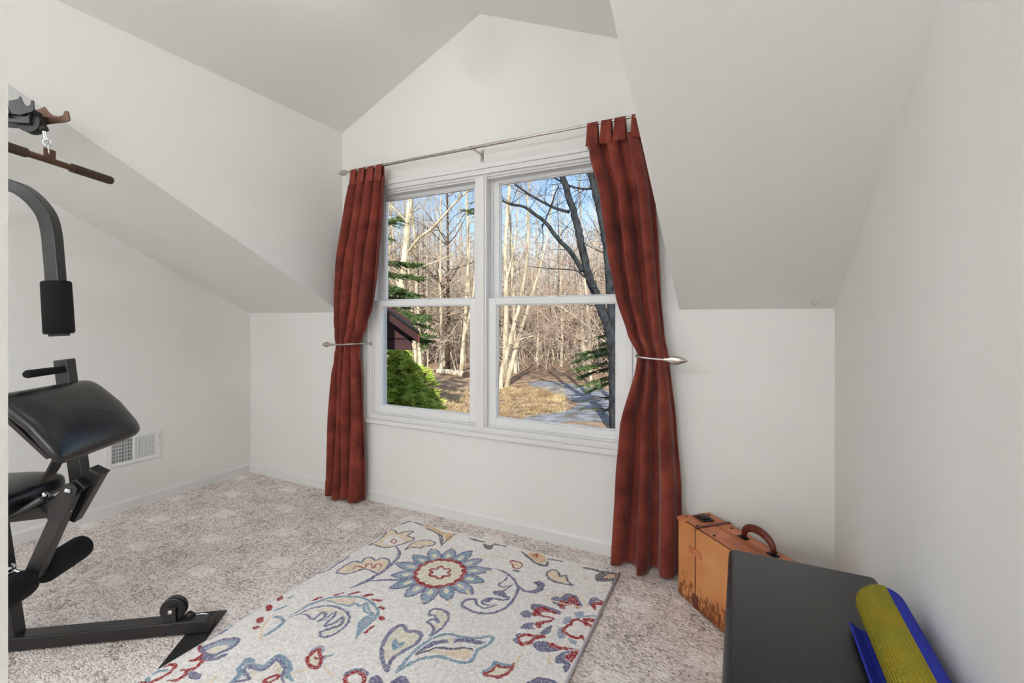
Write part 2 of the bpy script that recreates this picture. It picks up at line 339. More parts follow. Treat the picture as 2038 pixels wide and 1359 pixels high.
# ---------------- rug ----------------
RUG = dict(x0=1.645, x1=2.880, y0=-1.985, y1=-.152)
COL = {k: np.array(lin(v)) for k, v in dict(C=(240, 236, 232), P=(122, 122, 152), T=(136, 164, 182), R=(162, 54, 56), Y=(238, 220, 194), D=(112, 108, 118), K=(234, 228, 208), O=(224, 190, 150), B=(158, 174, 192)).items()}
REG = {'R1': (260, 1180, 7.592), 'R2': (500, 1180, 7.592), 'R3': (720, 1180, 7.592), 'R4': (960, 1180, 7.592), 'R5': (620, 1030, 7.592), 'R6': (860, 1030, 5.226), 'R7': (740, 1020, 3.919)}
def fl(reg, p):
    ox, oy, s_ = REG[reg]; q = at(ox+p[0]/s_, oy+p[1]/s_, 2, .012); return (q[0], q[1])
def N(s): return [tuple(float(v) for v in q.split(',')) for q in s.split()]
MOT = [  # kind (F fill, O outline, L line, C ring), colour, region, width, points
('F','Y','R5',0,'870,410 960,370 1060,300 1110,250 1160,190 1250,190 1310,240 1420,210 1500,215 1450,270 1520,320 1420,380 1330,410 1200,440 1080,450 960,410'),
('O','D','R5',.009,'870,410 960,370 1060,300 1110,250 1160,190 1250,190 1310,240 1420,210 1540,210 1450,270 1560,320 1420,380 1330,410 1200,440 1080,450 960,410'),
('F','C','R5',0,'1120,310 1230,260 1340,300 1390,350 1300,410 1180,420 1090,380'),
('O','R','R5',.008,'1205,360 1245,325 1285,355 1245,390'),
('F','Y','R5',0,'1420,480 1530,380 1620,350 1750,340 1850,370 1830,410 1700,430 1640,460 1500,450'),
('O','D','R5',.008,'1420,480 1530,380 1620,350 1750,340 1870,370 1830,420 1700,430 1640,460 1500,450'),
('L','P','R5',.010,'90,850 250,790 400,690 500,630 580,570'),
('L','P','R5',.018,'1270,430 1330,510 1310,600 1210,700 1080,810 960,880 860,940 740,1000 600,1055'),
('L','P','R5',.014,'860,950 1100,940 1300,940 1420,920 1560,880'),
('F','Y','R5',0,'400,820 480,750 560,700 660,665 750,690 800,630 900,610 970,660 1050,620 1150,630 1170,680 1100,760 1000,820 880,780 760,770 620,820 480,845'),
('O','P','R5',.010,'380,820 480,740 560,690 660,655 750,680 800,620 900,600 970,650 1050,610 1150,620 1180,680 1120,760 1000,840 880,790 760,780 620,830 480,850'),
('L','R','R5',.007,'560,790 640,770 650,740 720,730 800,760 840,700 900,700 930,760 990,700 1050,710 1040,760 1000,800'),
('L','R','R5',.006,'950,760 970,720'),
('L','D','R5',.012,'1340,110 1430,70 1520,55 1620,90 1720,130'),
('F','O','R5',0,'1740,115 1850,150 1960,200 1974,260 1830,200 1730,160'),
('L','D','R5',.008,'1720,180 1830,190 1900,230 1940,300 1950,400'),
('F','O','R7',0,'425,95 560,150 650,165 590,225 560,180 480,140'),
('L','D','R7',.010,'420,120 500,155 550,190 540,260'),
('L','D','R7',.008,'660,160 600,200 540,260'),
('L','R','R5',.011,'20,1255 90,1220 175,1200'),('L','R','R5',.011,'345,1175 420,1150 480,1138'),('L','R','R5',.012,'555,1160 640,1140 730,1118'),
('L','R','R5',.013,'780,1185 850,1170 935,1160'),('L','R','R5',.013,'920,1232 990,1248 1060,1252'),
('L','R','R2',.022,'430,60 430,95'),('L','R','R2',.024,'268,195 268,250'),('L','R','R2',.024,'130,385 132,430'),('L','R','R2',.018,'45,525 85,522'),
('L','R','R3',.014,'270,205 340,240'),('L','R','R3',.018,'290,360 310,395'),('L','R','R3',.011,'35,605 120,545 195,490'),
('L','T','R2',.013,'570,350 700,280 850,190 1000,130 1150,80 1350,50 1600,60 1750,100 1850,170 1920,270 1880,380 1800,450 1700,540 1630,620 1590,690'),
('F','B','R2',0,'1590,690 1600,600 1620,520 1680,420 1800,330 1880,330 1820,430 1700,540 1640,620'),
('F','Y','R2',0,'1150,110 1350,70 1560,75 1570,140 1450,170 1300,150'),
('L','T','R2',.011,'1590,680 1610,560 1640,440 1720,370 1820,320 1720,280 1700,200 1740,150 1640,190 1570,150 1480,190 1350,170 1150,110'),
('L','T','R2',.009,'1760,150 1780,250 1860,310'),
('F','K','R2',0,'800,290 1000,240 1200,225 1380,300 1430,400 1300,560 1120,620 1100,600 1250,530 1380,440 1370,370 1250,300 1000,280'),
('L','P','R2',.012,'600,370 750,300 950,220 1150,190 1330,220 1450,300 1480,390 1420,500 1300,590 1150,660 1050,650 1040,590 1150,550 1300,500 1380,440 1370,370 1270,440 1150,490 1120,470 1220,380 1280,290 1200,320 1150,380'),
('L','P','R2',.011,'740,320 850,330 900,390 980,370 1050,300 1100,290 1130,350 1050,400 1030,420 1150,390'),
('L','T','R2',.015,'320,370 430,360 480,430 400,520 300,590 180,650'),('L','T','R2',.012,'540,190 440,230 350,270'),('L','T','R2',.011,'640,40 560,80'),
('L','Y','R2',.010,'330,330 250,400 180,520 150,640 110,740'),
('F','B','R2',0,'1070,780 940,830 860,920 820,1000 860,1080 900,930 1020,840 1060,920 1110,850'),
('L','T','R2',.011,'1230,930 1120,960 1060,1040 1040,1110'),
('F','K','R2',0,'1020,840 900,920 840,1000 880,1090 980,1130 1040,1060 1050,980 1040,900'),
('O','R','R2',.013,'1020,840 900,920 840,1000 880,1090 980,1130 1040,1060 1050,980 1040,900'),
('L','R','R2',.009,'1110,950 1040,970 980,990 960,950'),
('L','T','R2',.019,'-120,1080 -80,1000 0,1070 160,1120 260,1060 400,950 500,1010 590,1120 560,1200 560,1260 620,1330'),
('L','P','R2',.013,'-20,1150 0,1120 150,1160 260,1100 380,1000 470,1080 510,1150 470,1250 500,1359'),
('F','K','R2',0,'380,1040 450,1090 470,1170 420,1220 330,1150'),
('O','R','R2',.012,'190,1330 280,1270 400,1230 400,1280 290,1340'),
('L','T','R1',.017,'1900,1080 1810,1000 1720,1060 1640,1130 1640,1230 1560,1320 1480,1359'),
('L','P','R1',.013,'1960,1160 1820,1090 1740,1120 1720,1200 1800,1290 1700,1320 1500,1359'),
('F','K','R1',0,'1790,1180 1880,1180 1930,1240 1870,1280 1810,1240'),
('O','R','R2',.015,'1430,1280 1530,1200 1640,1200 1700,1270 1670,1380 1450,1380'),
('L','P','R2',.011,'1400,1250 1480,1190 1600,1150 1740,1190 1750,1240'),
('F','P','R2',0,'1790,1359 1790,1290 1880,1240 1970,1280 1970,1359'),
('F','K','R3',0,'630,500 690,590 800,580 880,630 870,700 770,780 610,870 470,970 400,1070 340,1030 320,900 350,740 430,620 540,510'),
('O','P','R3',.015,'630,490 690,580 800,570 890,620 880,700 780,790 620,880 480,980 400,1100 390,1170 320,1050 300,900 330,740 420,610 530,500'),
('F','T','R3',0,'470,860 460,740 520,680 550,750 650,730 600,800'),
('F','K','R3',0,'1090,300 1180,260 1280,310 1300,380 1230,490 1130,560 1060,470 1160,440 1110,360'),
('O','P','R3',.011,'1010,330 1060,250 1180,240 1290,300 1310,380 1240,500 1150,570 1040,640 1090,560 1050,470 990,430 1090,390 1160,440 1110,360 1060,330'),
('F','Y','R3',0,'1000,890 1150,860 1300,870 1500,830 1660,890 1620,980 1450,980 1200,930'),
('O','T','R3',.013,'530,1180 700,980 850,830 1000,720 1150,650 1320,620 1500,660 1700,680 1970,660 1900,780 1760,850 1700,970 1600,1050 1450,1040 1250,970 1050,960 850,1010 650,1110'),
('L','P','R3',.020,'830,920 1000,800 1150,740 1350,720 1550,710 1750,740 1850,740'),
('F','K','R3',0,'1290,690 1350,660 1400,700 1370,760 1310,740'),
('L','D','R3',.010,'830,930 1000,870 1150,820 1350,840 1600,830 1680,870'),
('F','P','R3',0,'110,1370 120,1280 220,1240 300,1290 310,1370'),('F','P','R3',0,'440,1370 520,1280 620,1240 690,1290 700,1370'),
('L','P','R6',.013,'610,530 720,550 820,610 880,690 890,760 830,870 740,950 620,990 480,990 370,950 310,900 370,850 450,850 470,900 560,940 680,910'),
('L','P','R6',.012,'680,910 560,905 525,865 620,835 740,855 800,830 700,805 640,770 740,760 830,695'),
('F','P','R6',0,'525,850 620,825 640,850 570,880'),('F','P','R6',0,'640,765 740,760 780,830 700,815'),
('L','P','R6',.009,'780,600 760,650 690,690 740,720 830,700'),
('L','P','R6',.012,'900,710 960,760 1060,770'),
('F','P','R6',0,'1050,675 1110,655 1170,690 1150,750 1080,785 1000,770 1080,740 1090,700'),
('F','Y','R6',0,'1200,580 1260,545 1320,575 1330,615 1385,605 1400,670 1320,670 1240,645'),
('O','D','R6',.010,'1190,580 1260,540 1320,570 1330,610 1390,600 1410,660 1460,700 1340,680 1240,650'),
('L','D','R6',.015,'390,215 480,240 560,255'),('F','D','R6',0,'530,268 600,290 650,268 600,335 540,305'),('L','D','R6',.012,'640,270 700,285 770,298'),
('F','O','R6',0,'1000,370 1080,365 1150,390 1190,440 1150,470 1050,430'),
('L','D','R6',.016,'930,350 1000,410 1080,470 1180,500 1200,450'),('O','R','R6',.008,'1055,390 1085,378 1095,402 1065,405'),('L','D','R6',.011,'1200,430 1290,440 1370,460'),
('F','Y','R6',0,'815,455 900,462 935,500 890,525 850,505'),
('O','R','R6',.008,'810,450 900,460 940,500 890,530 850,510 830,480'),('L','D','R6',.010,'845,545 900,560'),
('L','D','R6',.018,'1575,520 1680,540 1760,560 1880,570'),('F','D','R6',0,'1700,650 1710,590 1800,565 1920,575 1900,650 1780,665'),('F','O','R6',0,'1790,620 1830,590 1900,590 1880,630'),
('L','D','R6',.012,'1880,690 1890,660 1930,620'),
('F','P','R4',0,'720,190 790,160 930,180 1100,240 1190,290 1150,330 950,270 760,260'),
('F','P','R4',0,'570,300 650,260 740,290 720,370 620,350'),
('F','R','R4',0,'730,330 760,280 830,220 930,210 1060,260 1160,320 1050,300 930,280 880,320 1000,345 1090,380 1050,430 900,470 870,530 810,510 780,470 830,430 1000,410 1050,385 850,350'),
('F','P','R4',0,'570,520 640,460 780,440 760,500 800,550 650,545'),
('F','P','R4',0,'1040,480 1020,590 930,640 870,600'),
('O','R','R4',.015,'550,660 650,630 800,650 930,660 800,680 720,740 600,770 545,720'),
('F','P','R4',0,'495,620 600,600 530,660'),('F','P','R4',0,'450,710 520,670 540,770'),
('F','P','R4',0,'750,790 800,740 900,720 1000,740 1080,820 1200,860 1000,890 850,870'),
('F','R','R4',0,'970,740 1080,750 1150,800 1280,820 1420,830 1180,855 1050,815'),
('F','P','R4',0,'1090,1020 1120,950 1250,880 1450,830 1300,900 1240,970 1300,1040 1340,1100 1260,1190 1210,1140 1240,1070 1130,1060'),
('F','R','R4',0,'1240,970 1300,910 1450,850 1440,920 1380,1000 1360,1050 1290,1010'),
('F','P','R4',0,'1025,90 1090,50 1200,60 1230,20 1320,0 1420,40 1480,130 1510,220 1300,150 1230,240 1100,170'),
('F','R','R4',0,'1130,150 1200,110 1290,130 1300,80 1370,50 1440,110 1460,230 1400,210 1370,140 1330,190 1230,170 1260,245 1180,210'),
('F','P','R4',0,'1600,150 1640,80 1720,65 1800,120 1700,130 1660,200'),
('F','R','R4',0,'1650,200 1670,140 1750,130 1850,130 1800,190 1720,180 1720,265'),
('F','B','R4',0,'1400,300 1510,280 1530,360 1450,390'),('F','B','R4',0,'1220,400 1290,350 1350,390 1290,470 1230,460'),('F','B','R4',0,'1160,520 1230,560 1240,680 1130,650'),('F','B','R4',0,'1290,680 1370,700 1440,720 1400,780 1320,740'),
('L','B','R4',.012,'1550,350 1650,345 1730,350'),
('L','R','R4',.014,'1540,720 1500,640 1460,670 1350,660 1260,600 1220,570 1280,500 1340,480 1350,420 1430,400 1520,430 1560,480 1640,500'),
('F','R','R4',0,'1530,380 1700,390 1680,440 1580,420 1650,480 1640,520 1560,470'),
('F','K','R4',0,'30,1220 150,1160 200,1090 290,1130 400,1120 470,1080 430,1160 330,1240 200,1260'),
('O','R','R4',.012,'30,1220 150,1160 200,1080 290,1120 400,1110 480,1070 430,1160 330,1240 200,1265'),
('L','T','R4',.013,'-10,1200 100,1140 175,1080 190,1030 290,1080 440,1075'),
('F','P','R4',0,'680,1380 760,1300 880,1270 1010,1290 1120,1370'),
('O','Y','R4',.008,'990,90 1080,20 1210,30 1240,-20 1330,-30 1440,10 1530,120 1560,220'),
('L','R','R1',.015,'890,890 990,780 1030,760 1050,850 1100,900 1060,960 1070,1040 960,1140 860,1170 820,1240 700,1310 560,1320'),
('L','R','R1',.013,'890,1025 980,1010 1040,960'),('L','R','R1',.011,'750,1160 860,1160 960,1120'),
('L','R','R1',.014,'510,1110 600,1080 690,1100 640,1150 560,1220 430,1290 300,1340 90,1345'),
('F','T','R1',0,'200,1310 260,1260 310,1290 250,1340'),('L','T','R1',.012,'330,1230 420,1180 560,1170'),
('F','B','R1',0,'1080,820 1250,760 1400,700 1640,700 1560,800 1400,880 1250,940 1120,900'),
('F','K','R1',0,'1140,880 1250,820 1400,780 1480,800 1380,870 1230,910'),
('O','P','R1',.013,'1080,820 1250,760 1400,700 1640,700 1560,800 1400,880 1250,940 1120,900'),
('L','P','R1',.020,'1050,740 1250,650 1450,550'),('L','T','R1',.012,'1400,560 1530,500'),('L','P','R1',.018,'1090,960 1250,1000 1450,920'),
('F','P','R1',0,'870,1240 920,1180 1060,1220 1020,1300 930,1300'),
]
def make_rug():
    g = .0028; nx = int((RUG['x1']-RUG['x0'])/g)+1; ny = int((RUG['y1']-RUG['y0'])/g)+1
    xs_ = np.linspace(RUG['x0'], RUG['x1'], nx); ys_ = np.linspace(RUG['y0'], RUG['y1'], ny)
    img = np.zeros((ny, nx, 3)); img[:] = COL['C']
    rs = np.random.RandomState(5)
    def smooth_noise(c):
        a = rs.rand(ny//c+3, nx//c+3); yy = np.arange(ny)/c; xx = np.arange(nx)/c
        y0 = yy.astype(int); x0 = xx.astype(int); fy = (yy-y0)[:, None]; fx = (xx-x0)[None]
        return (a[y0][:, x0]*(1-fy)*(1-fx)+a[y0+1][:, x0]*fy*(1-fx)+a[y0][:, x0+1]*(1-fy)*fx+a[y0+1][:, x0+1]*fy*fx)-.5
    wx = smooth_noise(4)*.006; wy = smooth_noise(4)*.006
    GX = xs_[None]+wx; GY = ys_[:, None]+wy
    def win(p, m):
        p = np.array(p); i0 = max(int((p[:, 0].min()-m-RUG['x0'])/g), 0); i1 = min(int((p[:, 0].max()+m-RUG['x0'])/g)+2, nx)
        j0 = max(int((p[:, 1].min()-m-RUG['y0'])/g), 0); j1 = min(int((p[:, 1].max()+m-RUG['y0'])/g)+2, ny)
        return (slice(j0, j1), slice(i0, i1)) if i1 > i0 and j1 > j0 else None
    def stroke(p, wd, col, taper=False):
        p = np.array(p); s_ = win(p, wd+.01)
        if not s_: return
        X, Y = GX[s_], GY[s_]; dm = np.full(X.shape, 9.)
        L = len(p)-1
        for i in range(L):
            a, c = p[i], p[i+1]; ab = c-a; t = np.clip(((X-a[0])*ab[0]+(Y-a[1])*ab[1])/(ab@ab+1e-12), 0, 1)
            dd = np.hypot(X-a[0]-t*ab[0], Y-a[1]-t*ab[1])
            if taper: u = (i+.5)/L; dd = dd-wd/2*(min(1, .35+4*min(u, 1-u))-1)
            dm = np.minimum(dm, dd)
        k = np.clip((wd/2-dm)/.0022+.5, 0, 1)[..., None]; img[s_] = img[s_]*(1-k)+col*k
    def fill(p, col):
        p = np.array(p); s_ = win(p, .01)
        if not s_: return
        X, Y = GX[s_], GY[s_]; ins = np.zeros(X.shape, bool); n = len(p)
        for i in range(n):
            x1, y1 = p[i]; x2, y2 = p[(i+1) % n]
            if y1 == y2: continue
            c = ((y1 > Y) != (y2 > Y)) & (X < (x2-x1)*(Y-y1)/(y2-y1)+x1); ins ^= c
        img[s_][ins] = col
    # faint honey-coloured halo marks
    # rosette
    c = np.array(fl('R7', (532, 466))); e1 = np.array(fl('R7', (325, 470))); e2 = np.array(fl('R7', (745, 465))); R = np.hypot(*(e2-e1))/2*.97
    npet = 14; a0 = .12
    for k in range(npet):
        a = a0+2*math.pi*k/npet; u = np.array([math.cos(a), math.sin(a)]); v = np.array([-u[1], u[0]])
        Lp = R*(.95 if k % 2 else .82)
        pet = [c+u*(R*.96)+v*s1 for s1 in (-R*.16,)]+[c+u*(R+Lp*t)+v*(-R*.24*wv) for t, wv in ((.25, 1.05), (.55, 1), (.8, .6))]+[c+u*(R+Lp)]+[c+u*(R+Lp*t)+v*(R*.24*wv) for t, wv in ((.8, .6), (.55, 1), (.25, 1.05))]+[c+u*(R*.96)+v*(R*.16)]
        q = crom(pet, 5, True); fill(q, COL['B'] if k % 3 else COL['T']); stroke(q+[q[0]], .009, COL['P'])
        q2 = crom([c+u*(R+Lp*t)+v*(R*wv) for t, wv in ((.08, 0), (.3, .10), (.52, 0), (.3, -.10))], 5, True); fill(q2, COL['K'])
    disc = [c+R*1.02*(1+.03*math.cos(14*a))*np.array([math.cos(a), math.sin(a)]) for a in np.linspace(0, 2*math.pi, 140)]
    fill(disc, COL['R'])
    fill([c+R*(.80+.075*abs(math.cos(8*a)))*np.array([math.cos(a), math.sin(a)]) for a in np.linspace(0, 2*math.pi, 240)], COL['K'])
    for k in range(16):
        a = 2*math.pi*(k+.5)/16+.0; u = np.array([math.cos(a), math.sin(a)]); stroke([c+u*R*.5, c+u*R*.80], .003, COL['Y'])
    inn = [c+R*.42*(.86+.16*math.cos(6*a))*np.array([math.cos(a)*1.05, math.sin(a)*.95]) for a in np.linspace(0, 2*math.pi, 90)]
    fill(inn, COL['C']); stroke(inn, .012, COL['R'])
    for kind, col, reg, wd, pts in MOT:
        p = N(pts)
        if kind == 'F': fill([fl(reg, q) for q in crom(p, 5, True)], COL[col])
        elif kind == 'O': q = [fl(reg, q) for q in crom(p, 6, True)]; stroke(q+[q[0]], wd, COL[col])
        else: stroke([fl(reg, q) for q in crom(p, 6)], wd, COL[col], True)
    # small honey sprigs and vines in the field
    for reg, pp in (('R7', '660,270 640,285'), ('R7', '880,545 850,560'), ('R7', '740,600 760,640'), ('R7', '610,680 600,720'), ('R7', '400,690 360,710'), ('R7', '940,462 900,455'), ('R7', '330,320 310,325'), ('R7', '860,340 960,340 1060,360'), ('R4', '600,930 540,990 500,1100'), ('R4', '1020,930 1000,1010 1060,1080'), ('R6', '1590,630 1650,625'), ('R6', '1780,710 1820,700'), ('R2', '600,1200 760,1180 860,1150'), ('R2', '1100,1100 1180,1200 1240,1250'), ('R1', '1200,1359 1300,1250'), ('R5', '1830,450 1860,480')):
        stroke([fl(reg, q) for q in crom(N(pp), 4)], .010, COL['Y'])
    # single strands of the neighbouring yarn show through the coloured areas
    dcol = np.abs(img-COL['C']).sum(-1) > .08
    q = rs.rand(ny, nx); mixk = np.where(dcol & (q > .80), .55, 0)[..., None]; img = img*(1-mixk)+COL['C']*mixk
    mixd = np.where(dcol & (q < .10), .35, 0)[..., None]; img = img*(1-mixd)
    mixd = np.where(~dcol & (q < .05), .22, 0)[..., None]; img = img*(1-mixd)
    for nz_, am in ((1, .13), (3, .10)): img *= (1+am*2*smooth_noise(nz_)[..., None])
    img = np.clip(img, 0, 1)
    zz = .0115+smooth_noise(3)*.0016+smooth_noise(1)*.001
    edge = np.minimum(np.minimum((xs_-RUG['x0'])[None]+0*ys_[:, None], (RUG['x1']-xs_)[None]+0*ys_[:, None]), np.minimum((ys_-RUG['y0'])[:, None]+0*xs_[None], (RUG['y1']-ys_)[:, None]+0*xs_[None]))
    zz = np.where(edge < .006, .006+edge, zz)
    me = bpy.data.meshes.new('rug_pile'); X, Y = np.meshgrid(xs_, ys_); co = np.stack([X, Y, zz], -1).reshape(-1, 3)
    me.vertices.add(nx*ny); me.vertices.foreach_set('co', co.ravel())
    i = np.arange((ny-1)*(nx-1)); r_, c_ = i//(nx-1), i % (nx-1); q0 = r_*nx+c_
    qs = np.stack([q0, q0+1, q0+nx+1, q0+nx], -1)
    me.loops.add(qs.size); me.loops.foreach_set('vertex_index', qs.ravel()); me.polygons.add(len(qs)); me.polygons.foreach_set('loop_start', np.arange(len(qs))*4); me.polygons.foreach_set('loop_total', np.full(len(qs), 4))
    me.polygons.foreach_set('use_smooth', np.ones(len(qs), bool))
    me.update(calc_edges=True)
    at_ = me.color_attributes.new('pattern', 'FLOAT_COLOR', 'POINT'); at_.data.foreach_set('color', np.concatenate([img.reshape(-1, 3), np.ones((nx*ny, 1))], 1).ravel())
    m = bpy.data.materials.new('tufted_pile'); m.use_nodes = True; n, l = m.node_tree.nodes, m.node_tree.links; b_ = n['Principled BSDF']
    a = n.new('ShaderNodeAttribute'); a.attribute_name = 'pattern'; l.new(a.outputs['Color'], b_.inputs['Base Color'])
    b_.inputs['Roughness'].default_value = .95; b_.inputs['Specular IOR Level'].default_value = .05
    tc = n.new('ShaderNodeTexCoord'); nb = n.new('ShaderNodeTexNoise'); nb.inputs['Scale'].default_value = 260; l.new(tc.outputs['Object'], nb.inputs['Vector'])
    bp = n.new('ShaderNodeBump'); bp.inputs['Strength'].default_value = .7; bp.inputs['Distance'].default_value = .003; l.new(nb.outputs[0], bp.inputs['Height']); l.new(bp.outputs[0], b_.inputs['Normal'])
    me.materials.append(m)
    r = tag(empty('area_rug', ((RUG['x0']+RUG['x1'])/2, (RUG['y0']+RUG['y1'])/2, 0)), 'cream area rug with red and blue floral pattern lying on the carpet', 'rug')
    o = bpy.data.objects.new('pile', me); C.objects.link(o); o.parent = r; o.matrix_parent_inverse = Matrix.Translation(-r.location)
    bk = MB(); bk.box((RUG['x0'], RUG['y0'], .0005), (RUG['x1'], RUG['y1'], .006)); q = bk.build('backing', M_edge); q.parent = r; q.matrix_parent_inverse = Matrix.Translation(-r.location)
    t = MB(); x0, x1, y0, y1 = RUG['x0'], RUG['x1'], RUG['y0'], RUG['y1']; k = .001
    t.tube([(x1, y0, .007), (x1, y1, .007)], .0062, 8); t.tube([(x0, y0, .006), (x0, y1, .006)], .004, 8); t.tube([(x0, y1, .005), (x1, y1, .005)], .004, 8); t.tube([(x0, y0, .006), (x1, y0, .006)], .006, 8)
    q = t.build('binding', M_edge, smooth=True); q['label'] = 'grey corded edge binding'; q.parent = r; q.matrix_parent_inverse = Matrix.Translation(-r.location)
make_rug()

# ---------------- curtains ----------------
def adopt(o, par):     # o is modelled in world coordinates; parent it to par
    o.parent = par; o.matrix_parent_inverse = Matrix.Translation(-par.location); return o
RODY, RODZ = -.085, 2.125
def px_tab(rows, y=-.09):   # rows: photo y, left x, right x -> (z, x left, x right)
    out = []
    for yy, l_, r_ in rows:
        a, c = atY(l_, yy, y), atY(r_, yy, y); out.append([(a.z+c.z)/2, a.x, c.x])
    return sorted(out)
def curtain(side, rows, nf, zt, zb, tie, label, tabs, seed, xfix=None):
    rnd = random.Random(seed)
    tab = px_tab(rows); tab[0][0] = min(tab[0][0], zb); 
    if xfix:
        for t in tab:
            for z_, a_ in xfix:
                if t[0] >= z_: t[2] = max(t[2], a_)
    r = tag(empty('curtain', ((tab[-1][1]+tab[-1][2])/2, RODY, zb)), label, 'curtain')
    nu, nv = 150, 130; vs = []; ph = rnd.random()*6
    wob = [(rnd.uniform(.5, 2.0), rnd.random()*6.3) for _ in range(4)]
    for j in range(nv+1):
        z = zb+(zt-zb)*j/nv; xl, xr = interp([tuple(t) for t in tab], z)
        dt = abs(z-tie); g = math.exp(-(dt/.16)**2)
        A = .024+.012*(1-g)*(1 if z < tie else max(0, min(1, (zt-z)/.5)))+.004
        A *= 1 if z < zt-.02 else .8
        if z < .12: A *= 1.1
        for i in range(nu+1):
            u = i/nu; uu = u+(.018 if side == 'left' else .034)*sum(math.sin(a*6*u+p+z*1.3) for a, p in wob)/2*(1-g*.5)
            f = math.cos(2*math.pi*nf*uu+ph); f = math.copysign(abs(f)**.75, f)
            y = RODY-.004+A*f*(1-.25*g)-.02*g*math.sin(math.pi*u)
            y += .008*math.sin(2*math.pi*nf*.47*u+z*5+ph)*(1-g)
            x = xl+(xr-xl)*u+.006*math.sin(2*math.pi*nf*uu*2+ph)*(1-g)
            # little drag wrinkles near the tie-back
            y += .004*g*math.sin(40*u+(z-tie)*55)
            y = min(y, -.036)
            vs.append((x, y, z+.006*math.sin(9*u+ph)*(1 if j == 0 else 0)))
    fs = [(j*(nu+1)+i, j*(nu+1)+i+1, (j+1)*(nu+1)+i+1, (j+1)*(nu+1)+i) for j in range(nv) for i in range(nu)]
    b = MB(); b.add(vs, fs); o = b.build('panel', M_curt, smooth=True); so_ = o.modifiers.new('cloth', 'SOLIDIFY'); so_.thickness = .003; so_.offset = 0
    adopt(o, r)
    # hem seam line
    b = MB(); zh = zb+.27; xl, xr = interp([tuple(t) for t in tab], zh); j = int((zh-zb)/(zt-zb)*nv)
    b.tube([Vector(vs[j*(nu+1)+i])+Vector((0, -.002, 0)) for i in range(0, nu+1, 2)], .0012, 5); adopt(b.build('hem_seam', M_curt, smooth=True), r)
    xl, xr = tab[-1][1], tab[-1][2]
    for (u0, wt, bot) in tabs:
        xc = xl+(xr-xl)*u0; b = MB(); m_ = 22; pr = []
        for k in range(m_+1):
            t = k/m_
            if t < .42: q = t/.42; p = (-.004-.030*(1-q)**1.0-.0, -(1-q)); yy = RODY-.011-.016*(1-q); z_ = zt-.03+(RODZ-zt+.03)*q
            elif t < .58: a = math.pi*(t-.42)/.16; yy = RODY-.011*math.cos(a); z_ = RODZ+.011*math.sin(a)
            else: q = (t-.58)/.42; yy = RODY+.011+.004*q; z_ = RODZ-(RODZ-zt+.03)*q
            pr.append((yy, z_))
        n2 = 8; vv = []
        for k, (yy, z_) in enumerate(pr):
            pinch = .82+.18*abs(z_-RODZ)/max(.01, RODZ-zt+.03)
            for i in range(n2+1):
                s_ = i/n2*2-1; vv.append((xc+s_*wt/2*pinch, yy-.007*math.cos(s_*4+u0*9)*(abs(z_-RODZ)/.1), z_))
        b.add(vv, [(k*(n2+1)+i, k*(n2+1)+i+1, (k+1)*(n2+1)+i+1, (k+1)*(n2+1)+i) for k in range(m_) for i in range(n2)])
        o = b.build('tab', M_curt, smooth=True); q = o.modifiers.new('cloth', 'SOLIDIFY'); q.thickness = .003; adopt(o, r)
    return r
curtain('left', [(362, 698, 763), (406, 691, 760), (530, 674, 746), (600, 669, 738), (650, 668, 726), (684, 671, 714), (705, 670, 714), (745, 666, 716), (868, 660, 717), (1000, 653, 718)], 4.0, 2.055, .015, 1.01,
        'rust red suede curtain gathered left of the window above the wall outlet', [(.10, .058, 0), (.36, .062, 0), (.62, .06, 0), (.88, .062, 0)], 3)
curtain('right', [(270, 1169, 1276), (300, 1172, 1286), (384, 1193, 1300), (494, 1208, 1308), (590, 1226, 1313), (665, 1249, 1320), (706, 1269, 1328), (722, 1268, 1331), (850, 1236, 1345), (960, 1226, 1355), (1125, 1214, 1358)], 2.9, 2.045, .015, 1.0,
        'rust red suede curtain gathered right of the window beside the tan suitcase', [(.10, .062, 0), (.37, .06, 0), (.62, .062, 0), (.93, .06, 0)], 8)

# rod
r = tag(empty('curtain_rod', (2.06, RODY, RODZ)), 'thin brushed nickel curtain rod above the window', 'curtain rod')
b = MB(); b.tube([(1.125, RODY, RODZ), (2.32, RODY, RODZ)], .0085, 14); adopt(b.build('thick_tube', M_steel, smooth=True, angle=.8), r)
b = MB(); b.tube([(2.30, RODY, RODZ), (3.03, RODY, RODZ)], .0065, 14); b.tube([(2.315, RODY, RODZ-.010), (2.315, RODY, RODZ-.0)], .003, 8); adopt(b.build('thin_tube', M_steel, smooth=True, angle=.8), r)
b = MB(); b.tube([(2.03, RODY, RODZ), (2.048, RODY, RODZ)], .012, 14); adopt(b.build('collar', M_steel, smooth=True, angle=.8), r)
leafp = [(0, .006), (.008, .011), (.012, .006), (.018, .006), (.03, .014), (.045, .019), (.06, .0185), (.08, .012), (.098, .003), (.1, .001)]
for x, s_ in ((1.125, -1), (3.03, 1)):
    b = MB(); b.lathe((x, RODY, RODZ), (x+s_, RODY, RODZ), leafp, 20, sy=.6); adopt(b.build('finial', M_steel, smooth=True), r)
for x in (1.20, 2.065, 2.94):
    b = MB(); b.box((x-.010, -.004, RODZ-.055), (x+.010, -.0005, RODZ+.012)); b.sq((x, -.002, RODZ-.016), (x, RODY, RODZ-.016), .014, .003, (1, 0, 0))
    b.tube([(x, RODY+.012*math.cos(a), RODZ-.004+.012*math.sin(a)) for a in [math.pi*(1+k/8) for k in range(9)]], .003, 6)
    b.lathe((x, -.004, RODZ-.036), (x, -.02, RODZ-.036), [(0, .004), (.003, .0035), (.0035, .001)], 10); adopt(b.build('bracket', M_steel, smooth=True, angle=.6), r)
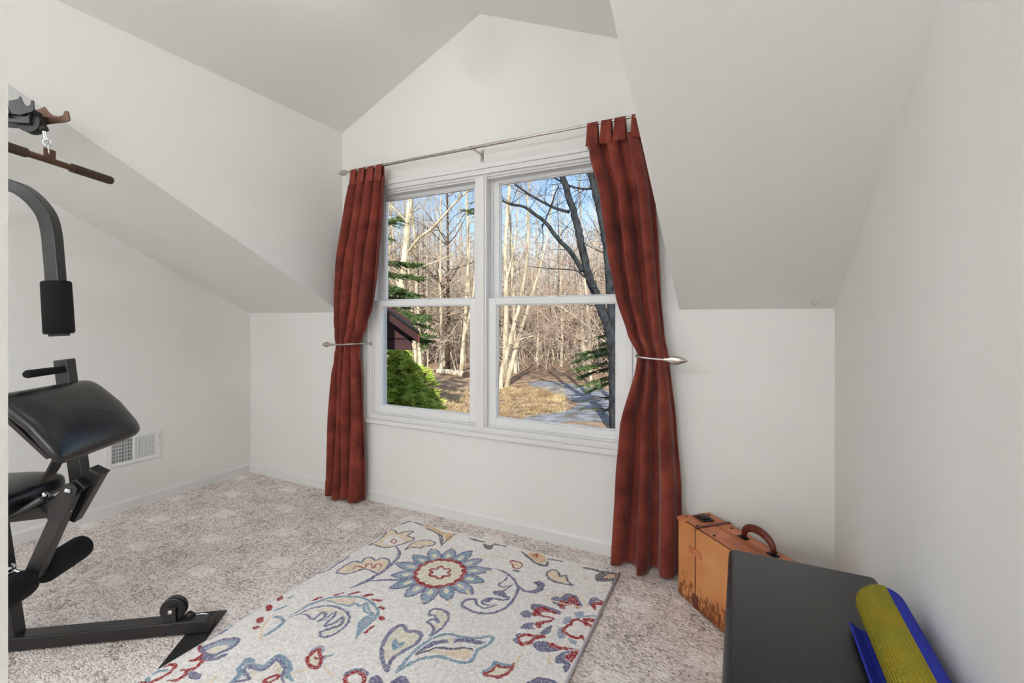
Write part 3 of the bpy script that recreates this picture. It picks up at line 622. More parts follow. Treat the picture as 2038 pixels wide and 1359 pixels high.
# hold-backs
for nm, x_in, x_out, z, lab in (('curtain_holdback', 1.215, 1.028, 1.012, 'leaf-tipped nickel holdback around the curtain left of the window'), ('curtain_holdback', 2.950, 3.085, .998, 'leaf-tipped nickel holdback around the curtain right of the window')):
    s_ = 1 if x_out > x_in else -1
    r = tag(empty(nm, (x_in, 0, z)), lab, 'curtain holdback')
    b = MB(); pts = [(x_in+.004*s_*-1, -.002, z+.004), (x_in-.006*s_, -.05, z+.008), (x_in-.002*s_, -.11, z+.008), (x_in+.03*s_, -.148, z+.006), (x_in+.09*s_, -.155, z+.002), (x_out-.0*s_, -.15, z)]
    b.tube([tuple(p) for p in crom(pts, 6)], .0055, 10, sy=1.1); adopt(b.build('arm', M_steel, smooth=True, angle=.9), r)
    b = MB(); b.lathe((x_in-.002*s_, -.0005, z+.004), (x_in-.002*s_, -.02, z+.004), [(0, .022), (.005, .021), (.008, .008), (.012, .006)], 20); adopt(b.build('wall_plate', M_steel, smooth=True, angle=.6), r)
    b = MB(); k = 1.0 if s_ > 0 else .85; b.lathe((x_out-.01*s_, -.152, z), (x_out+s_, -.152, z-.02), [(d_*k, q*k) for d_, q in [(0, .006), (.006, .010), (.010, .007), (.02, .010), (.04, .019), (.06, .0195), (.08, .013), (.1, .003), (.102, .001)]], 20, sy=.55)
    adopt(b.build('leaf_tip', M_steel, smooth=True), r)

# ---------------- outlets, vent, hook ----------------
def outlet(x0, x1, z0, z1, lab):
    xc = (x0+x1)/2; r = tag(empty('wall_outlet', (xc, 0, z0)), lab, 'outlet')
    b = MB(); b.box((x0, -.006, z0), (x1, -.0003, z1)); adopt(b.build('cover_plate', M_vinyl, bevel=.002), r)
    zc = (z0+z1)/2
    for k in (-1, 1):
        q = MB(); q.lathe((xc, -.005, zc+k*.02), (xc, -.009, zc+k*.02), [(0, .0165), (.003, .0165), (.0035, .015)], 20)
        o = adopt(q.build('socket', M_vinyl, smooth=True, angle=.6), r)
        q = MB()
        for dx in (-.006, .006): q.box((xc+dx-.001, -.0089, zc+k*.02-.001), (xc+dx+.001, -.0084, zc+k*.02+.007))
        q.lathe((xc, -.0084, zc+k*.02-.008), (xc, -.0089, zc+k*.02-.008), [(0, .0022), (.0004, .0022)], 10)
        h = q.build('slots', M_dark); h.parent = o
    q = MB(); q.lathe((xc, -.006, zc), (xc, -.0075, zc), [(0, .003), (.001, .0025)], 10); adopt(q.build('screw', M_steel), r)
outlet(.808, .878, .190, .304, 'white wall outlet half hidden by the curtain left of the window')
outlet(3.198, 3.268, .183, .297, 'white wall outlet cover just showing above the tan suitcase')
r = tag(empty('wall_vent', (0, -.757, .283)), 'white metal wall register low on the wall behind the exercise machine', 'vent')
y0, y1, z0, z1 = -.905, -.616, .283, .458
b = MB()
def rx(b, a0, a1, c0, c1, x0=.0005, x1=.008): b.box((x0, a0, c0), (x1, a1, c1))
fw_, ft = .030, .022
rx(b, y0, y0+fw_, z0, z1); rx(b, y1-fw_, y1, z0, z1); rx(b, y0+fw_, y1-fw_, z1-ft, z1); rx(b, y0+fw_, y1-fw_, z0, z0+ft); ym = (y0+y1)/2
rx(b, ym-.006, ym+.006, z0+ft, z1-ft); adopt(b.build('frame', M_vinyl, bevel=.0015), r)
b = MB(); b.box((.0008, y0+fw_, z0+ft), (.0018, y1-fw_, z1-ft)); adopt(b.build('duct_opening', M_dark), r)
for nm, a0, a1, tilt in (('louvre_bank', y0+fw_, ym-.006, -.9), ('louvre_bank', ym+.006, y1-fw_, .62)):
    b = MB(); n_ = 14
    for k in range(n_):
        yc = a0+(k+.5)*(a1-a0)/n_; c, s_ = math.cos(tilt), math.sin(tilt); L = .0034
        b.add([(.0045-L*c*.7, yc-L*s_, z0+ft), (.0045+L*c*.7, yc+L*s_, z0+ft), (.0045+L*c*.7, yc+L*s_, z1-ft), (.0045-L*c*.7, yc-L*s_, z1-ft)], [(0, 1, 2, 3)])
        b.add([(.0052-L*c*.7, yc-L*s_+.0006, z0+ft), (.0052+L*c*.7, yc+L*s_+.0006, z0+ft), (.0052+L*c*.7, yc+L*s_+.0006, z1-ft), (.0052-L*c*.7, yc-L*s_+.0006, z1-ft)], [(0, 1, 2, 3)])
    if tilt < 0:
        for k in range(1, 6): zz = z0+ft+k*(z1-z0-2*ft)/6; b.box((.002, a0, zz-.002), (.0045, a1, zz+.002))
    adopt(b.build(nm, M_vinyl), r)
for yy in (y0+.012, y1-.012):
    b = MB(); b.lathe((.008, yy, (z0+z1)/2), (.011, yy, (z0+z1)/2), [(0, .004), (.0015, .003)], 10); adopt(b.build('screw', M_steel), r)
b = MB(); b.tube([(.008, y1-.012, z1-.03), (.014, y1-.012, z1-.034), (.014, y1-.012, z1-.055)], .0015, 6); adopt(b.build('lever', M_steel), r)
hk = at(1637, 606, 1, -.0); hx = 3.640; hy = -.06; hz = K-SL*hy
r = MB(); r.tube([(hx, hy, hz+.004), (hx, hy, hz-.008)]+[(hx+.008-.008*math.cos(a), hy, hz-.012-.008*math.sin(a)) for a in [math.pi*k/6 for k in range(0, 8)]], .0013, 6)
tag(r.build('ceiling_hook', M_steel, smooth=True), 'tiny screw hook in the sloped ceiling near the right wall', 'hook')

# ---------------- suitcase ----------------
def suitcase():
    u = Vector((.6929, -.7211, 0)); v = Vector((.7211, .6929, 0))
    r = tag(empty('suitcase', (3.140, -.188, 0), math.atan2(u.y, u.x)), 'worn tan leather suitcase standing on the carpet behind the black bench', 'suitcase')
    L, Dp, H = .622, .165, .333       # local x along the case, local y towards the window wall
    m = M_leather
    # scuffs at the foot of the panels: dark dirt of its own shape
    n, l = m.node_tree.nodes, m.node_tree.links; bb = n['Principled BSDF']; old = bb.inputs['Base Color'].links[0].from_socket
    g = NG(m); tc = n.new('ShaderNodeTexCoord'); sp = n.new('ShaderNodeSeparateXYZ'); l.new(tc.outputs['Object'], sp.inputs[0])
    nz = n.new('ShaderNodeTexNoise'); nz.inputs['Scale'].default_value = 60; nz.inputs['Detail'].default_value = 6; nz.inputs['Roughness'].default_value = .7
    mp = n.new('ShaderNodeMapping'); mp.inputs['Scale'].default_value = (1, 1, .45); mp.inputs['Rotation'].default_value = (0, .5, 0); l.new(tc.outputs['Object'], mp.inputs[0]); l.new(mp.outputs[0], nz.inputs['Vector'])
    bz = n.new('ShaderNodeTexNoise'); bz.inputs['Scale'].default_value = 9; l.new(tc.outputs['Object'], bz.inputs['Vector'])
    low = g.m('MULTIPLY', g.m('SUBTRACT', .19, sp.outputs[2]), 5.5, clamp=True)
    f = g.m('MULTIPLY', g.m('SUBTRACT', g.m('ADD', g.m('ADD', nz.outputs[0], g.m('MULTIPLY', low, .27)), g.m('MULTIPLY', bz.outputs[0], .28)), .80), 9, clamp=True)
    mx = n.new('ShaderNodeMix'); mx.data_type = 'RGBA'; l.new(old, mx.inputs[6]); mx.inputs[7].default_value = (*lin((92, 42, 20)), 1); l.new(g.m('MULTIPLY', f, .85), mx.inputs[0]); l.new(mx.outputs[2], bb.inputs['Base Color'])
    b = MB(); b.box((0, 0, .002), (L, Dp*.60, H-.004)); o = b.build('body', M_leather, r, bevel=.008, seg=3)
    b = MB(); b.box((-.001, Dp*.60+.0015, .002), (L+.001, Dp, H-.002)); o = b.build('lid', M_leather, r, bevel=.008, seg=3)
    b = MB()     # top facing leather with stitched welts
    b.box((.004, .006, H-.005), (L-.004, Dp*.6-.002, H-.001)); b.build('top_panel', M_leathtop, r, bevel=.0015)
    b = MB(); b.box((.004, Dp*.6+.004, H-.003), (L-.004, Dp-.006, H-.0005)); b.build('top_panel', M_leathtop, r, bevel=.001)
    b = MB()
    for yy in (.006, Dp*.6-.008, Dp*.6+.010, Dp-.008): b.tube([(.01, yy, H-.002), (L-.01, yy, H-.002)], .0022, 6)
    b.tube([(.003, .003, .01), (.003, .003, H-.01)], .003, 6); b.tube([(L-.003, .003, .01), (L-.003, .003, H-.01)], .003, 6)
    b.build('welts', M_leathdark, r, smooth=True)
    for cx in (0, L):
        b = MB(); sx = 1 if cx == 0 else -1
        b.prism([(cx-sx*.002, -.002), (cx+sx*.055, -.002), (cx+sx*.04, .04), (cx-sx*.002, .055)], 2, H-.012, H+.0012); b.build('corner_patch', M_leathtop, r, bevel=.001)
    for sx_ in (.112, L-.112):    # two straps round the case with a keeper and a buckle
        b = MB(); wd = .016
        b.tube([(sx_, -.0016, .004), (sx_, -.0016, H-.012)], .0016, 6)
        b.tube([(sx_+.001, Dp*.25, H+.0005), (sx_-.004, .01, H-.001), (sx_, -.0016, H-.014)], .0035, 6)
        b.build('panel_seam', M_leathdark, r, smooth=True)
        b = MB(); b.box((sx_-.004, -.002, H-.003), (sx_+.012, Dp+.002, H+.003)); b.build('strap', M_leathdark, r, bevel=.001)
        b = MB(); M_ = Matrix.Translation((sx_, -.002, H*.70))@Matrix.Rotation(-.0, 4, 'Y'); b.box((-.036, -.002, -.013), (.036, .0015, .013), M_); b.build('strap_keeper', M_leathtop, r, bevel=.0012)
        b = MB(); b.box((sx_-.016, -.003, .006), (sx_+.016, .001, .06)); b.build('foot_patch', M_leathdark, r, bevel=.001)
    for lx in (.055, L-.10):     # locks
        b = MB(); b.box((lx-.034, Dp*.60-.036, H), (lx+.030, Dp*.60+.020, H+.004)); b.box((lx-.020, Dp*.60-.024, H+.004), (lx+.018, Dp*.60+.008, H+.010)); b.lathe((lx, Dp*.6-.006, H+.008), (lx, Dp*.6-.006, H+.03), [(0, .006), (.004, .005)], 12)
        b.build('lock', M_iron, r, bevel=.0015)
    for lx, ly in ((.02, .03), (.10, .02), (.19, .025), (.03, Dp-.03), (.16, Dp-.03), (L-.2, .02)):
        b = MB(); b.lathe((lx, ly, H-.001), (lx, ly, H+.02), [(0, .006), (.002, .0055), (.004, .002)], 12); b.build('stud', M_iron, r, smooth=True)
    hx0, hx1, hy_ = L/2-.068, L/2+.068, Dp*.60+.018
    for hx_ in (hx0, hx1):
        b = MB(); b.box((hx_-.022, hy_-.012, H), (hx_+.016, hy_+.012, H+.005)); b.tube([(hx_-.0, hy_-.014, H+.009), (hx_-.0, hy_+.014, H+.009)], .004, 8); b.build('handle_mount', M_iron, r, bevel=.001)
    pts = [(hx0+(hx1-hx0)*(.5-.5*math.cos(math.pi*k/14)), hy_, H+.008+.052*math.sin(math.pi*k/14)**.8) for k in range(15)]
    rad = [.0065+.0055*math.sin(math.pi*k/14)**.5 for k in range(15)]
    b = MB(); b.tube(pts, rad, 12, sy=1.25, up=(0, 1, 0)); b.build('handle', M_leathdark, r, smooth=True)
suitcase()

# ---------------- bench ----------------
def bench():
    x0, x1, y0, y1, zt = 3.350, 3.704, -1.85, -.748, .500
    r = tag(empty('padded_bench', ((x0+x1)/2, (y0+y1)/2, 0)), 'black vinyl padded bench along the right wall', 'bench')
    b = MB(); b.box((x0, y0, zt-.055), (x1, y1, zt)); o = b.build('seat_pad', M_bench, bevel=.018, seg=5, smooth=True); adopt(o, r)
    b = MB(); b.box((x0+.012, y0+.012, zt-.07), (x1-.012, y1-.012, zt-.056)); adopt(b.build('base_board', M_iron), r)
    b = MB(); b.sq((x0+.18, y0+.15, zt-.095), (x0+.18, y1-.15, zt-.095), .05, .05, (1, 0, 0)); adopt(b.build('frame', M_black), r)
    for yy in (y0+.2, y1-.2):
        b = MB(); b.sq((x0+.18, yy, zt-.12), (x0+.18, yy, .04), .05, .05, (1, 0, 0)); adopt(b.build('leg', M_black), r)
        b = MB(); b.sq((x0+.03, yy, .02), (x1-.03, yy, .02), .05, .038, (0, 1, 0)); adopt(b.build('foot', M_black, bevel=.004), r)
bench()

# ---------------- yoga mat ----------------
def yoga():
    xc, zc, R, ya, yb = 3.658, .5505, .0455, -1.003, -1.615
    r = tag(empty('yoga_mat', (xc, (ya+yb)/2, .5005)), 'rolled yoga mat, yellow ribbed side out over blue, on the black bench', 'yoga mat')
    m = mat('yellow_ribbed_mat', (150, 146, 40), .7, rgb2=(168, 148, 28), scale=14, spec=.25)
    n, l = m.node_tree.nodes, m.node_tree.links; g = NG(m); bb = n['Principled BSDF']
    tc = n.new('ShaderNodeTexCoord'); sp = n.new('ShaderNodeSeparateXYZ'); l.new(tc.outputs['UV'], sp.inputs[0])
    h1 = g.m('SINE', g.m('MULTIPLY', sp.outputs[0], 2*math.pi*44)); h2 = g.m('SINE', g.m('MULTIPLY', sp.outputs[1], 2*math.pi*150))
    bp = n.new('ShaderNodeBump'); bp.inputs['Strength'].default_value = .9; bp.inputs['Distance'].default_value = .0015
    l.new(g.m('ADD', h1, g.m('MULTIPLY', h2, .5)), bp.inputs['Height']); l.new(bp.outputs[0], bb.inputs['Normal'])
    def shell(name, mt, fr, a0, a1, th, y0, y1, n_=60):
        b = MB(); vs = []; A = [a0+(a1-a0)*k/n_ for k in range(n_+1)]
        for a in A:
            rr = fr(a)
            for q in (rr, rr-th):
                for yy in (y0, y1): vs.append((xc+q*math.cos(a), yy, zc+q*math.sin(a)))
        fs = []
        for k in range(n_):
            o = k*4; p = o+4
            fs += [(o, p, p+1, o+1), (o+2, o+3, p+3, p+2), (o, o+2, p+2, p), (o+1, p+1, p+3, o+3)]
        fs += [(0, 1, 3, 2), (n_*4, n_*4+2, n_*4+3, n_*4+1)]
        b.add(vs, fs); o = b.build(name, mt)
        uv = o.data.uv_layers.new(name='UVMap')
        for lp in o.data.loops:
            c = o.data.vertices[lp.vertex_index].co; uv.data[lp.index].uv = (((math.atan2(c.z-zc, c.x-xc)-1.4) % (2*math.pi))/(2*math.pi), (c.y-y1)/(y0-y1))
        return adopt(o, r)
    d = math.radians
    # blue core spiral, then yellow layer from the top round the left side
    shell('blue_layer', M_blue, lambda a: R-.0052+.0008*0-.0058*((a+d(90))/(2*math.pi)), d(-90), d(-90+360*4.4), .0052, ya, yb, 260)
    shell('blue_wrap', M_blue, lambda a: R, d(-96), d(84), .0048, ya-.004, yb-.004, 40)
    shell('yellow_layer', m, lambda a: R+.001, d(82), d(262), .0055, ya-.001, yb, 60)
    b = MB(); b.prism([(3.655, .5008), (3.612, .5015), (3.598, .510), (3.594, .514), (3.597, .517), (3.602, .5125), (3.616, .5045), (3.655, .5038)], 1, -1.035, -1.65); adopt(b.build('loose_end', M_blue), r)
yoga()
# ---------------- exercise machine ----------------
def gym():
    G = tag(empty('home_gym', (1.0645, -1.5856, 0), math.atan2(.5824, .8129)), 'black home gym with curl pad, seat and leg rollers by the left wall', 'exercise machine')
    def P(b, name, m, par=G, **k): return b.build(name, m, par, **k)
    # local x runs along the base beam towards the rug, local y away from the camera
    b = MB(); b.sq((-1.0, 0, .0275), (.636, 0, .0295), .056, .047, (0, 1, 0)); beam = P(b, 'base_beam', M_black, bevel=.004)
    b = MB(); b.box((.634, -.029, .004), (.642, .029, .052)); b.build('end_cap', M_iron, beam, bevel=.002)
    b = MB(); b.box((.560, -.26, .0003), (.648, .108, .0055)); P(b, 'floor_plate', M_black, bevel=.001)
    b = MB(); b.box((-.80, -.33, .0), (-.72, .30, .05)); P(b, 'rear_foot', M_black, bevel=.004)
    for x in (-.78,):
        for y in (-.12, .12):
            b = MB(); b.sq((x, y, .05), (x, y, 1.86), .05, .05, (1, 0, 0)); P(b, 'upright', M_black, bevel=.003)
    b = MB(); b.box((-.81, -.15, 1.86), (-.75, .15, 1.94)); P(b, 'cross_head', M_black, bevel=.003)
    for k in range(9):
        b = MB(); b.box((-.72, -.11, .12+k*.052), (-.60, .11, .168+k*.052)); P(b, 'weight_plate', M_iron, bevel=.003)
    b = MB()
    for y in (-.06, .06): b.tube([(-.66, y, .05), (-.66, y, 1.90)], .010, 10)
    P(b, 'guide_rods', M_chrome, smooth=True)
    # top beam with pulley and bar hooks
    b = MB(); b.sq((-.80, 0, 1.899), (.060, 0, 1.899), .056, .060, (0, 1, 0)); tb = P(b, 'top_beam', M_black, bevel=.003)
    def hook(y, th, mt, nm, dx, s_):
        pr = [(-.05, .0), (-.05, .045), (.0, .052), (.016, .063), (.028, .046), (.042, .033), (.062, .030), (.076, .036), (.082, .052), (.092, .052), (.098, .020), (.086, .012), (.02, -.002)]
        b = MB(); b.prism([(1.895+z, dx+x*s_) for x, z in pr], 1, y, y+th) if 0 else b.add([(dx+x*s_, yy, 1.897+z) for yy in (y, y+th) for x, z in pr], [tuple(range(len(pr))), tuple(range(len(pr), 2*len(pr)))[::-1]]+[(i, len(pr)+i, len(pr)+(i+1) % len(pr), (i+1) % len(pr)) for i in range(len(pr))])
        return P(b, nm, mt)
    hook(-.037, .005, M_black, 'bar_hook', .030, .52)
    o = hook(.040, .005, M_litbrown, 'bar_hook', .040, 1.0); o['label'] = 'bar hook with its lit brown put into the colour'
    for xx in (.0,):
        b = MB(); b.lathe((xx-.005, -.037, 1.900), (xx-.005, -.06, 1.900), [(0, .013), (.006, .013), (.007, .008), (.013, .008), (.015, .004)], 12); P(b, 'bolt', M_chrome, smooth=True, angle=.6)
    b = MB(); b.lathe((.046, -.016, 1.880), (.046, .016, 1.880), [(0, .036), (.006, .036), (.011, .028), (.021, .028), (.026, .036), (.032, .036)], 32); P(b, 'pulley', M_iron, smooth=True, angle=.5)
    b = MB(); b.tube([(-.70, 0, 1.915), (.04, 0, 1.905), (.072, 0, 1.900), (.080, 0, 1.884), (.083, 0, 1.865)], .004, 8); cbl = P(b, 'cable', M_iron, smooth=True)
    b = MB(); b.lathe((.082, 0, 1.872), (.092, 0, 1.80), [(0, .012), (.012, .015), (.018, .008)], 14); b.build('cable_stop', M_iron, cbl, smooth=True)
    b = MB(); b.tube([(.084, 0, 1.856), (.092, 0, 1.822)], .0065, 12); b.build('sleeve', M_chrome, cbl, smooth=True, angle=.8)
    b = MB()
    def loop(cx, cz, rx_, rz_, yy, r_, tw=0):
        return [(cx+rx_*math.cos(a)*math.cos(tw), yy+rx_*math.cos(a)*math.sin(tw), cz+rz_*math.sin(a)) for a in [2*math.pi*k/20 for k in range(21)]]
    b.tube(loop(.095, 1.815, .010, .014, 0, .003, .5), .0032, 8, cap=False); b.tube(loop(.099, 1.790, .007, .022, 0, .003, -1.0), .003, 8, cap=False)
    b.build('snap_link', M_chrome, cbl, smooth=True)
    # press arms
    for y in (.15, -.15):
        pts = [(-.62, y*.5, 1.665), (-.40, y, 1.690), (-.20, y, 1.700), (-.125, y, 1.686), (-.085, y, 1.665), (-.045, y, 1.625), (-.015, y, 1.575), (.000, y, 1.51), (.006, y, 1.44), (.014, y, 1.33), (.026, y, 1.11)]
        pp = [tuple(q) for q in crom(pts, 6)]
        b = MB(); b.tube(pp, .0325, 4, phase=math.pi/4, up=(0, 1, 0)); arm = P(b, 'press_arm', M_blackm, bevel=.003)
        d = Vector((.012, 0, -.22)).normalized(); t0 = Vector((.0145, y, 1.325))
        b = MB(); b.lathe(t0, t0+d, [(0, .030), (.0, .040), (.004, .0445), (.012, .0455), (.195, .0465), (.203, .045), (.206, .040), (.206, .028)], 28, sy=.95); b.build('foam_grip', M_foam, arm, smooth=True, angle=.9)
    # curl post, peg and pad
    b = MB(); b.sq((.125, .12, .50), (.064, .12, 1.022), .046, .046, (0, 1, 0)); P(b, 'post', M_blackm, bevel=.003)
    b = MB(); b.lathe((.072, .10, .985), (.072, -.185, .985), [(0, .012), (.004, .0135), (.150, .0145), (.156, .012), (.157, .005)], 18); P(b, 'peg_grip', M_foam, smooth=True, angle=.8)
    def cushion(cen, ux, uy, uz, a, bb, c, crown=.0, ex=4.0, nx=28, nz=16):
        cen, ux, uy, uz = Vector(cen), Vector(ux).normalized(), Vector(uy).normalized(), Vector(uz).normalized()
        b = MB(); vs = []
        for j in range(nz+1):
            ph = -math.pi/2+math.pi*j/nz
            for i in range(nx*2):
                th = 2*math.pi*i/(nx*2)
                def se(v, e): return math.copysign(abs(v)**e, v)
                e = 2/ex; cx = se(math.cos(ph), .45)*se(math.cos(th), e*.7); cy = se(math.cos(ph), .45)*se(math.sin(th), e*.7); cz = se(math.sin(ph), .55)
                dz = crown*(1-cx*cx)*1.0*(1-.35*cy*cy)
                vs.append(cen+ux*(cx*a)+uy*(cy*bb)+uz*(cz*c*(1-.25*(abs(cx)**6+abs(cy)**6)/2)+dz))
        n = nx*2; fs = [(j*n+i, j*n+(i+1) % n, (j+1)*n+(i+1) % n, (j+1)*n+i) for j in range(nz) for i in range(n)]
        b.add(vs, fs); return b
    s_ = Vector((.188, 0, -.208)); cc = Vector((.200, 0, .836)); nrm = Vector((.208, 0, .188)).normalized()
    b = cushion(cc-nrm*.028, s_, (0, 1, 0), nrm, .150, .212, .028, crown=.030, ex=7); pad = P(b, 'curl_pad', M_vin, smooth=True)
    b = MB(); b.sq(cc-nrm*.062-s_.normalized()*.10, cc-nrm*.062+s_.normalized()*.10, .34, .012, (0, 1, 0)); b.build('pad_board', M_iron, pad)
    # curved bracket below the pad
    b = MB(); pr = [tuple(q) for q in crom([(.205, .80), (.16, .73), (.135, .68), (.105, .62), (.075, .585)], 5)]
    b.add([(x+dx, yy, z) for yy in (-.028, .028) for x, z in pr for dx in (-.004, .004)], [])
    n = len(pr)*2; fs = []
    for i in range(len(pr)-1):
        o = i*2; fs += [(o, o+2, n+o+2, n+o), (o+1, n+o+1, n+o+3, o+3), (o, o+1, o+3, o+2), (n+o, n+o+2, n+o+3, n+o+1)]
    b.f += fs; b.mi += [0]*len(fs); P(b, 'pad_bracket', M_iron, smooth=True, angle=.6)
    # seat
    b = cushion((-.145, 0, .540), (1, 0, .03), (0, 1, 0), (-.03, 0, 1), .215, .150, .052, crown=.012, ex=6); seat = P(b, 'seat', M_vin, smooth=True)
    b = MB(); b.box((-.33, -.12, .488), (.03, .12, .500)); b.build('seat_board', M_iron, seat)
    b = MB(); b.sq((-.40, 0, .455), (.115, 0, .490), .046, .046, (0, 1, 0)); b.sq((.10, 0, .485), (.215, 0, .585), .046, .046, (0, 1, 0)); P(b, 'seat_rail', M_black, bevel=.003)
    b = MB(); b.sq((-.010, 0, .045), (-.065, 0, .47), .046, .046, (0, 1, 0)); P(b, 'seat_post', M_black, bevel=.003)
    b = MB(); b.tube([tuple(q) for q in crom([(-.10, -.10, .455), (-.02, -.10, .475), (.06, -.075, .512), (.12, -.045, .548)], 5)], .012, 12); P(b, 'curved_strut', M_blackm, smooth=True)
    b = MB(); b.lathe((.11, -.035, .552), (.13, -.055, .565), [(0, .012), (.008, .014), (.02, .010), (.03, .006)], 12); P(b, 'adjuster_knob', M_chrome, smooth=True)
    # leg lever on its pivot
    b = MB(); b.sq((.240, .034, .612), (.150, .034, .440), .040, .046, (0, 1, 0)); up_ = P(b, 'pivot_arm', M_black, bevel=.003)
    b = MB(); b.sq((.2425, .034, .617), (.239, .034, .611), .042, .048, (0, 1, 0)); b.build('end_cap', M_iron, up_)
    lv = MB(); lv.sq((.188, -.026, .555), (.072, -.026, .268), .040, .046, (0, 1, 0)); lever = P(lv, 'leg_lever', M_blackm, bevel=.003)
    for y in (-.050, .002):
        b = MB(); ang = math.atan2(.300, .122); cx, cz = .196, .571
        pr = [(cx+.025*math.cos(ang-math.pi/2+math.pi*k/10), cz+.025*math.sin(ang-math.pi/2+math.pi*k/10)) for k in range(11)]
        dx, dz = -.115*math.cos(ang), -.115*math.sin(ang); pr += [(pr[-1][0]+dx, pr[-1][1]+dz), (pr[0][0]+dx, pr[0][1]+dz)]
        b.add([(x, yy, z) for yy in (y, y+.005) for x, z in pr], [tuple(range(13)), tuple(range(13, 26))[::-1]]+[(i, 13+i, 13+(i+1) % 13, (i+1) % 13) for i in range(13)]); b.build('clevis_plate', M_black, lever)
    b = MB(); b.lathe((.196, -.050, .571), (.196, -.07, .571), [(0, .011), (.005, .011), (.008, .008), (.011, .003)], 8); b.build('pivot_bolt', M_chrome, lever)
    b = MB(); b.lathe((.172, -.02, .49), (.19, -.02, .485), [(0, .006), (.01, .006), (.014, .003)], 10); b.build('bolt', M_chrome, lever)
    ax = Vector((.072, 0, .262)); b = MB(); b.tube([ax+Vector((0, -.23, 0)), ax+Vector((0, .23, 0))], .010, 12); axle = b.build('roller_axle', M_chrome, lever, smooth=True, angle=.8)
    for s2 in (-1, 1):
        y0 = (-.050 if s2 < 0 else .004); b = MB(); b.lathe(ax+Vector((0, y0, 0)), ax+Vector((0, y0+s2, 0)), [(0, .02), (.001, .036), (.010, .044), (.025, .0465), (.175, .0465), (.19, .044), (.198, .036), (.199, .012)], 30); P(b, 'foam_roller', M_foam, smooth=True, angle=1.0)
    b = MB(); b.tube([(-.06, -.01, .300), (.005, -.03, .300), (.068, -.03, .272)], .005, 10); b.lathe((-.012, -.03, .300), (.03, -.03, .298), [(0, .002), (.003, .012), (.010, .018), (.018, .018), (.026, .012), (.03, .004)], 18); P(b, 'pull_pin', M_chrome, smooth=True)
    # low pulley
    b = MB(); b.lathe((.508, -.011, .090), (.508, .019, .090), [(0, .040), (.002, .043), (.007, .043), (.011, .034), (.019, .034), (.023, .043), (.028, .043), (.030, .040)], 36); P(b, 'low_pulley', M_iron, smooth=True, angle=.5)
    for y in (-.020, .024):
        b = MB(); b.box((.490, y-.002, .047), (.526, y+.002, .106)); br = P(b, 'pulley_bracket', M_black, bevel=.0015)
        if y < 0: b = MB(); b.lathe((.508, -.022, .092), (.508, -.04, .092), [(0, .0075), (.003, .0075), (.005, .003)], 14); b.build('axle_bolt', M_chrome, br, smooth=True, angle=.7)
    b = MB(); b.lathe((.548, .010, .057), (.60, .010, .054), [(0, .004), (.002, .012), (.012, .014), (.02, .009), (.03, .004)], 16); P(b, 'low_cable_stop', M_iron, smooth=True)
    b = MB(); b.tube(loop(.600, .053, .020, .004, .008, .002), .0022, 6, cap=False); P(b, 'low_snap_link', M_chrome, smooth=True)
    return G
G = gym()
# lat bar hangs from the cable
bar = tag(empty('pulldown_bar', (1.0645+.8129*.102, -1.5856+.5824*.102, 1.750), math.atan2(.5824, .8129)), 'pull-down bar, reflected brown put into its colour, with brown foam grips hanging from the gym cable', 'bar')
dv = Vector((.200, .98, 0)).normalized()
b = MB(); b.tube([-dv*.24, dv*.24], .0115, 16); b.build('bar', M_litbrown, bar, smooth=True, angle=.8)
b = MB(); b.sq((0, 0, .006), (0, 0, .042), .005, .042, (1, -.2, 0)); b.build('hanger_tab', M_litbrown, bar, bevel=.002)
for s2 in (-1, 1):
    b = MB(); b.lathe(dv*(s2*.078), dv*(s2*1.0), [(0, .012), (.001, .0165), (.157, .0165), (.164, .015), (.167, .010)], 20); b.build('foam_grip', M_bronzef, bar, smooth=True, angle=.9)

# ---------------- outside ----------------
GZ = -2.2
def ground():
    b = MB(); n, m_ = 90, 70; x0, x1, y0, y1 = -75, 25, .6, 95; vs = []
    for j in range(m_+1):
        yy = y0+(y1-y0)*(j/m_)**1.5
        for i in range(n+1):
            xx = x0+(x1-x0)*i/n
            z = GZ+.18*mnoise.noise(Vector((xx*.15, yy*.15, 0)))*min(1, yy/10)+max(0, (yy-45))*.05+.06*mnoise.noise(Vector((xx*.7, yy*.7, 3)))*min(1, yy/10)
            vs.append((xx, yy, z))
    b.add(vs, [(j*(n+1)+i, j*(n+1)+i+1, (j+1)*(n+1)+i+1, (j+1)*(n+1)+i) for j in range(m_) for i in range(n)])
    o = b.build('ground', M_leaf, smooth=True); tag(o, kind='structure'); return o
ground()
def gp(px, py): return Vector(at(px, py, 2, GZ))
def road():
    L = [gp(*p) for p in ((1010, 836), (1045, 815), (1120, 808), (1110, 790), (1050, 770), (1040, 762))]
    R_ = [gp(*p) for p in ((1010, 880), (1150, 880), (1290, 860), (1300, 815), (1260, 785), (1120, 758))]
    l2 = crom([tuple(p) for p in L], 6); r2 = crom([tuple(p) for p in R_], 6); vs = []
    for a, c in zip(l2, r2):
        for k in range(7):
            q = a+(c-a)*k/6; vs.append((q[0], q[1], GZ-.10+.17*math.sin(math.pi*k/6)**.6))
    n = len(l2); b = MB(); b.add(vs, [(j*7+i, j*7+i+1, (j+1)*7+i+1, (j+1)*7+i) for j in range(n-1) for i in range(6)])
    o = b.build('gravel_lane', M_road, smooth=True); q = o.modifiers.new('d', 'SOLIDIFY'); q.thickness = .25; q.offset = -1; tag(o, 'pale grey gravel lane winding through the woods below the window', 'road')
road()
